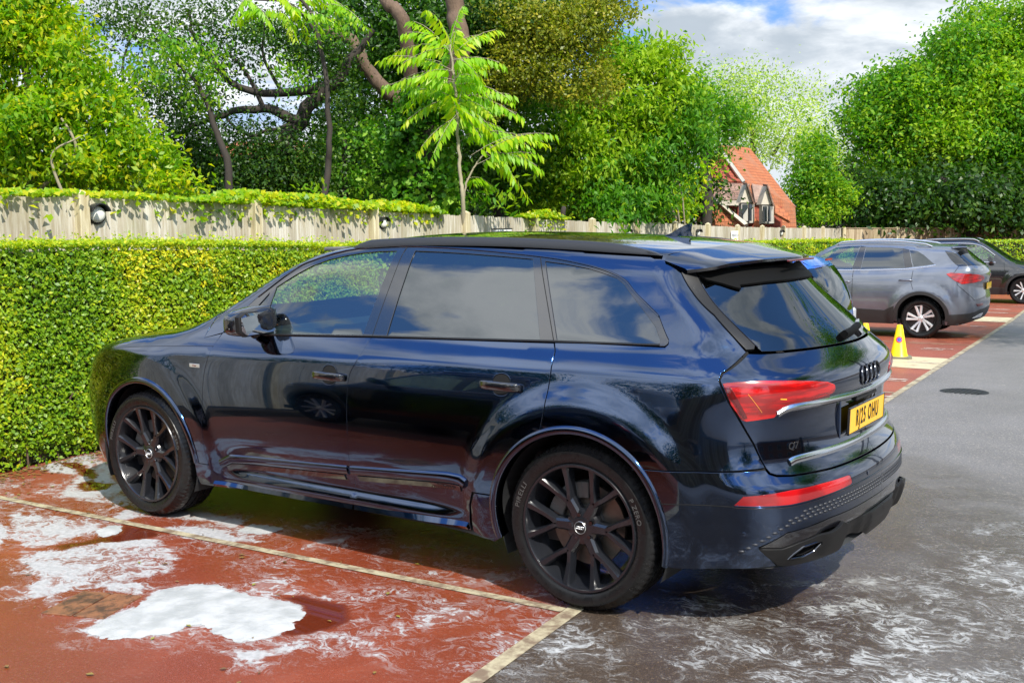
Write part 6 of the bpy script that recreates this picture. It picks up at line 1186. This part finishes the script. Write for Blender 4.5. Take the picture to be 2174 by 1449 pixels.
# unseen dark car added left of the camera to darken the door reflections
other_car('unseen black SUV added left of the camera to darken the door reflections',(1.55,4.5,0),R(2),bsh,'black_paint',dict(BLACK))
for i,(x,y,z,r) in enumerate(((-11.5,-6.2,7.4,2.9),(-6.2,-13.2,7.6,3.0),(-8.,-20.5,7.5,3.2))):
    t=thing('lane_tree',('%s tree on the right of the lane outside the photo, shading the tarmac')%('first','second','third')[i],'tree',(x,y,float(gz(y))),0,'trees shading the lane'); crown('crown',[((0,0,z),(r,r,r*.7),1.)],M['leaf_mid'],t,dens=12,per=60,leaf=.13,spread=.5,seed=90+i,shell=.2); limbs('trunk',[([(0,0,0),(.1,0,z*.5),(0,0,z)],.2,.06)],M['bark_dark'],t)
# ---------------------------------------------------------------- cones
M['cone']=mat('yellow cone plastic',lambda t:t.link(t.mix(t.sstep(t.noise(objco(t),9,4,.6),.35,.7),(.86,.62,.002),(.92,.70,.004)),t.b.inputs['Base Color']),Roughness=.38,Subsurface_Weight=.05)
M['cone_red']=mat('cone badge red',Base_Color=(.75,.05,.05),Roughness=.4); M['cone_blue']=mat('cone badge blue',Base_Color=(.05,.10,.55),Roughness=.4); M['cone_base']=mat('cone base rubber',Base_Color=(.14,.13,.09),Roughness=.7)
def cone(label,x,y,rz):
    t=thing('traffic_cone',label,'traffic cone',(x,y,float(gz(y))),rz,'yellow traffic cones by the grey SUV')
    mb=MB(); b=.17; c=.05; oc=[(b,-b+c),(b,b-c),(b-c,b),(-b+c,b),(-b,b-c),(-b,-b+c),(-b+c,-b),(b-c,-b)]; mb.add([(p,q_,0) for p,q_ in oc]+[(p,q_,.028) for p,q_ in oc]+[(p*.9,q_*.9,.036) for p,q_ in oc],[(i,(i+1)%8,8+(i+1)%8,8+i) for i in range(8)]+[(8+i,8+(i+1)%8,16+(i+1)%8,16+i) for i in range(8)]+[tuple(range(16,24))]); mb.obj('base',M['cone_base'],t)
    MB().lathe([(.125,.034),(.118,.048),(.112,.055),(.040,.462),(.036,.470),(.030,.473),(.022,.470)],40).obj('cone_body',M['cone'],t,auto=50)
    # no-waiting disc wrapped on the side facing the camera
    for nm,r0,r1,mm,o in(('badge_ring',.030,.046,'cone_red',.0025),('badge_disc',.0,.031,'cone_blue',.0022)):
        V=[];n=24;dz=.27; ang=math.atan2(CAM[1]-y,CAM[0]-x)-rz
        for rr in(r0,r1):
            for k in range(n):
                a=2*math.pi*k/n; h=dz+rr*math.sin(a); rad=.112-(h-.055)*(.072/.407)+o; th=ang+rr*math.cos(a)/rad; V.append((rad*math.cos(th),rad*math.sin(th),h))
        mesh(nm,V,[(i,(i+1)%n,n+(i+1)%n,n+i)[::-1] for i in range(n)],M[mm],t)
    V=[]; 
    for s_ in(-1,1):
        for a in np.linspace(-1,1,9):
            rr=.030*a; px_=rr*.7;pz=rr*.7*1.; nx,nz=-.7*.005*s_,.7*.005*s_; h=.27-pz+nz; rad=.112-(h-.055)*(.072/.407)+.0035; th=ang+(px_+nx)/rad; V.append((rad*math.cos(th),rad*math.sin(th),h))
    mesh('badge_bar',V,[(i,i+1,9+i+1,9+i)[::-1] for i in range(8)],M['cone_red'],t)
cone('yellow cone with blue and red badge standing before the grey SUV rear wheel',1.71,-10.68,.3)
cone('yellow cone further back, only its tip showing over the dark tailgate',*[float(v) for v in at(1838,694,15.6)[:2]],.8)
# ---------------------------------------------------------------- houses beyond the fence
def tilemat(name,c0,c1,c2):
    def f(t):
        u=t.new('ShaderNodeUVMap'); br=t.new('ShaderNodeTexBrick'); br.inputs['Scale'].default_value=1.; br.inputs['Brick Width'].default_value=.18; br.inputs['Row Height'].default_value=.12; br.inputs['Mortar Size'].default_value=.010; br.inputs['Color1'].default_value=c4(c0); br.inputs['Color2'].default_value=c4(c1); br.inputs['Mortar'].default_value=c4(tuple(v*.35 for v in c0)); t.link(u.outputs[0],br.inputs[0])
        c=t.mix(t.sstep(t.noise(worldco(t),.9,6,.7),.42,.68),br.outputs[0],c2); t.link(c,t.b.inputs['Base Color']); bump(t,br.outputs['Fac'],-.6,.02)
    return mat(name,f,Roughness=.85)
M['tile']=tilemat('orange clay tiles',(.42,.135,.050),(.34,.100,.038),(.30,.13,.07)); M['tile_old']=tilemat('old mossy tiles',(.22,.12,.085),(.16,.10,.075),(.33,.22,.17)); M['hung']=tilemat('hung wall tiles',(.36,.08,.04),(.28,.06,.03),(.22,.05,.03))
M['render']=mat('cream render',lambda t:t.link(t.mix(t.noise(worldco(t),2,5,.6),(.42,.38,.30),(.55,.50,.42)),t.b.inputs['Base Color']),Roughness=.8); M['white_shade']=mat('greyed white wood',Base_Color=(.30,.31,.31),Roughness=.6); M['white_frame']=mat('white painted wood',Base_Color=(.34,.32,.28),Roughness=.6); M['pane']=mat('dark window pane',Base_Color=(.03,.035,.04),Roughness=.08,Specular_IOR_Level=.8)
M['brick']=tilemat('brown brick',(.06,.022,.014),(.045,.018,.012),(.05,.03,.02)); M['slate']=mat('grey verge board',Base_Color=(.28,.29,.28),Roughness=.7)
def slab(name,pts,mt,parent,th=.12):
    """a flat piece through four world points, given thickness and metric UVs"""
    P=np.array(pts,float); c=P.mean(0); n=unit(np.cross(P[1]-P[0],P[-1]-P[0])); n=n if n@(CAM-c)>0 else -n; k=len(P); V=np.concatenate([P,P-n*th]); F=[tuple(range(k)),tuple(range(k,2*k))[::-1]]+[(i,k+i,k+(i+1)%k,(i+1)%k) for i in range(k)]
    if np.cross(P[1]-P[0],P[2]-P[1])@n<0: F=[f[::-1] for f in F]
    O=np.array(parent.location); o=mesh(name,V-O,F,mt,parent); u=np.cross([0,0,1.],n); u=unit(u) if np.linalg.norm(u)>.1 else unit(P[1]-P[0]); v=np.cross(n,u); uv=o.data.uv_layers.new(name='UVMap')
    for l in o.data.loops: q_=V[l.vertex_index]-P[0]; uv.data[l.index].uv=(float(q_@u),float(q_@v))
    return o
def house():
    d0=30.; b=foot(1580,500,31.); t=thing('house','house with steep orange tiled roofs and two narrow dormer windows','house',b); A=lambda x,y,d: at(x,y,d)
    slab('roof',[A(1530,308,31),A(1592,314,34),A(1690,440,33),A(1585,388,30.2)],M['tile'],t); slab('roof',[A(1585,386,30.1),A(1688,436,33),A(1692,500,32.6),A(1600,500,29.6)],M['tile'],t,.1)
    slab('verge_board',[A(1526,316,30.8),A(1532,314,30.8),A(1582,383,29.9),A(1576,386,29.9)],M['white_frame'],t,.06)
    slab('gable_wall',[A(1532,322,31.1),A(1578,386,30.4),A(1485,388,30.4),A(1488,350,30.8)],M['hung'],t,.2)
    slab('lower_roof',[A(1488,373,30.6),A(1540,373,30.6),A(1585,384,30.3),A(1500,386,30.1)],M['hung'],t,.1)
    slab('ridge_roof',[A(1494,386,30.0),A(1592,390,29.9),A(1574,424,29.2),A(1512,424,29.3)],M['tile_old'],t,.1); slab('ridge_roof',[A(1596,390,30.),A(1634,396,30.),A(1630,432,29.4),A(1604,430,29.4)],M['tile_old'],t,.1)
    slab('fascia',[A(1512,424,29.25),A(1576,426,29.2),A(1576,436,29.2),A(1530,436,29.25)],M['render'],t,.1); slab('hung_wall',[A(1530,434,29.4),A(1660,438,29.6),A(1660,500,29.6),A(1530,500,29.4)],M['hung'],t,.2)
    slab('front_roof',[A(1490,398,28.6),A(1513,420,28.4),A(1582,476,27.8),A(1590,505,27.6),A(1480,505,28.),A(1478,420,28.5)],M['tile'],t,.12); slab('coping',[A(1512,419,28.3),A(1516,417,28.3),A(1588,474,27.6),A(1580,477,27.6)],M['render'],t,.1)
    slab('front_roof',[A(1602,462,28.6),A(1622,480,28.4),A(1622,500,28.4),A(1598,500,28.5)],M['tile'],t,.1); slab('eaves_roof',[A(1645,434,29.3),A(1672,450,29.3),A(1678,470,29.2),A(1646,452,29.2)],M['tile'],t,.1)
    for x0,x1,ya,y1,y2,xm in((1574,1598,392,430,473,1593),(1618,1640,395,434,474,1635)):
        w=bpy.data.objects.new('dormer',None); w.empty_display_size=.3; COL.objects.link(w); w.parent=t; w.location=tuple(np.array(at((x0+x1)/2,y2,28.4))-np.array(b))
        O=np.array(b)+np.array(w.location)
        def piece(nm,pts,mt,th):
            w.location=tuple(O); o=slab(nm,pts,mt,w,th); w.location=tuple(O-np.array(b)); return o
        xa=(x0+x1)/2-1
        piece('gable',[A(xa,ya,28.3),A(x1+1,y1,28.4),A(x0-2,y1,28.3)],M['render'],.25); piece('front_frame',[A(x0,y1,28.35),A(x1,y1,28.45),A(x1,y2,28.4),A(x0,y2,28.3)],M['white_frame'],.15)
        xc=x0+(x1-x0)*.62
        piece('window_pane',[A(x0+3,y1+4,28.18),A(xc-1,y1+4,28.22),A(xc-1,y2-4,28.2),A(x0+3,y2-4,28.16)],M['pane'],.04); piece('window_pane',[A(xc+2,y1+4,28.25),A(x1-2,y1+4,28.3),A(x1-2,y2-4,28.28),A(xc+2,y2-4,28.24)],M['pane'],.04)
        piece('roof_verge',[A(xa,ya-3,28.2),A(xa+2,ya-3,28.2),A(x1+5,y1+3,28.3),A(x1+2,y1+4,28.3)],M['tile_old'],.5); piece('dormer_cheek',[A(x1,y1,28.5),A(x1+4,y1,29.6),A(x1+4,y2,29.6),A(x1,y2,28.4)],M['render'],.1)
        if x0<1600: piece('curtain',[A(x0+4,y2-16,28.1),A(xc-1,y1+12,28.14),A(xc-1,y2-4,28.12),A(x0+4,y2-4,28.1)],M['white_frame'],.02)
        else:
            for k_ in(.35,.7): piece('glazing_bar',[A(x0+3+(x1-x0)*k_,y1+4,28.1),A(x0+4.2+(x1-x0)*k_,y1+4,28.1),A(x0+4.2+(x1-x0)*k_,y2-4,28.1),A(x0+3+(x1-x0)*k_,y2-4,28.1)],M['white_frame'],.04)
house()
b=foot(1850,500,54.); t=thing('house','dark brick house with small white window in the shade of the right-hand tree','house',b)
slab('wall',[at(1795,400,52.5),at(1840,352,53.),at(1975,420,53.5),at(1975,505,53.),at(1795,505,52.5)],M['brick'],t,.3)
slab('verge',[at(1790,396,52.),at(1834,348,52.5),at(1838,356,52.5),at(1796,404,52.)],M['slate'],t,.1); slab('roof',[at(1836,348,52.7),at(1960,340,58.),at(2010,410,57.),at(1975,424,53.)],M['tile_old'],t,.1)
b=foot(560,500,36.); t=thing('house','distant white-walled house with red roof glimpsed through the open branches','house',b)
slab('wall',[at(440,330,36),at(640,330,38),at(640,505,38),at(440,505,36)],M['render'],t,.3); slab('roof',[at(430,334,35.6),at(500,300,38),at(660,304,40),at(648,338,37.6)],M['tile'],t,.15); slab('hung_bay',[at(492,318,35.2),at(515,318,35.2),at(515,372,35.2),at(492,372,35.2)],M['hung'],t,.3); slab('window_pane',[at(545,345,35.6),at(580,345,35.8),at(580,372,35.8),at(545,372,35.6)],M['pane'],t,.05); slab('lower_roof',[at(540,375,34.5),at(640,370,36),at(655,400,35.5),at(545,405,34)],M['tile'],t,.1)
# ---------------------------------------------------------------- what stands behind the photographer (seen mirrored in the car)
def backdrop():
    # timber fence and garage row along the far side of the bays to the left
    for i in range(9):
        a=np.array([-9.+i*2.,12.2]); b_=a+np.array([2.,.0]); fence_run(('tall brown timber fence panel number %s behind the camera')%('one two three four five six seven eight nine'.split()[i]),a,b_,2.3,2,.16,M['fence2'],np.array([0,-1.]),'timber fence behind the camera')
    for i,(x,y,r) in enumerate(((-10,18,3.2),(-3,17.,2.6),(4,18,3.4),(10,16,3.0),(14,11,2.6),(-20,12,3.5),(-26,2,4.),(-24,-9,3.4),(-28,-20,4.2))):
        nm=('first','second','third','fourth','fifth','sixth','seventh','eighth','ninth')[i]; t=thing('garden_tree','%s leafy tree behind the camera, seen only as a reflection'%nm,'tree',(x,y,0),0,'trees behind the camera')
        crown('crown',[((0,0,r*1.25),(r,r,r*.9),1.)],M['leaf_dark'],t,dens=8,per=22,leaf=.26,spread=.5,seed=70+i,shell=.3); limbs('trunk',[([(0,0,0),(.1,0,r*.6),(0,0,r*1.2)],.22,.08)],M['bark_dark'],t)
    t=thing('house','long brick house with white windows across the lane, behind the camera','house',(-21,-3,0)); MB().box((0,0,2.4),(6,16,4.8)).obj('wall',M['brick2'],t,smooth=False)
    MB().add([(3.4,-8.4,4.7),(3.4,8.4,4.7),(0,8.4,7.4),(0,-8.4,7.4),(-3.4,-8.4,4.7),(-3.4,8.4,4.7)],[(0,1,2,3),(3,2,5,4),(0,3,4),(1,5,2)]).obj('roof',M['tile_old'],t,smooth=False)
    for k in range(5):
        for z in(1.3,3.5):
            f=MB().box((3.02,-6.4+k*3.2,z),(.10,1.3,1.3)).obj('window',M['white_frame'],t,smooth=False); MB().box((3.08,-6.4+k*3.2-.3,z),(.04,.5,1.1)).box((3.08,-6.4+k*3.2+.3,z),(.04,.5,1.1)).obj('pane',M['pane'],f,smooth=False)
M['brick2']=mat('red brick',lambda t:t.link(t.mix(t.noise(worldco(t),5,4),(.16,.07,.045),(.24,.11,.07)),t.b.inputs['Base Color']),Roughness=.85)
backdrop()
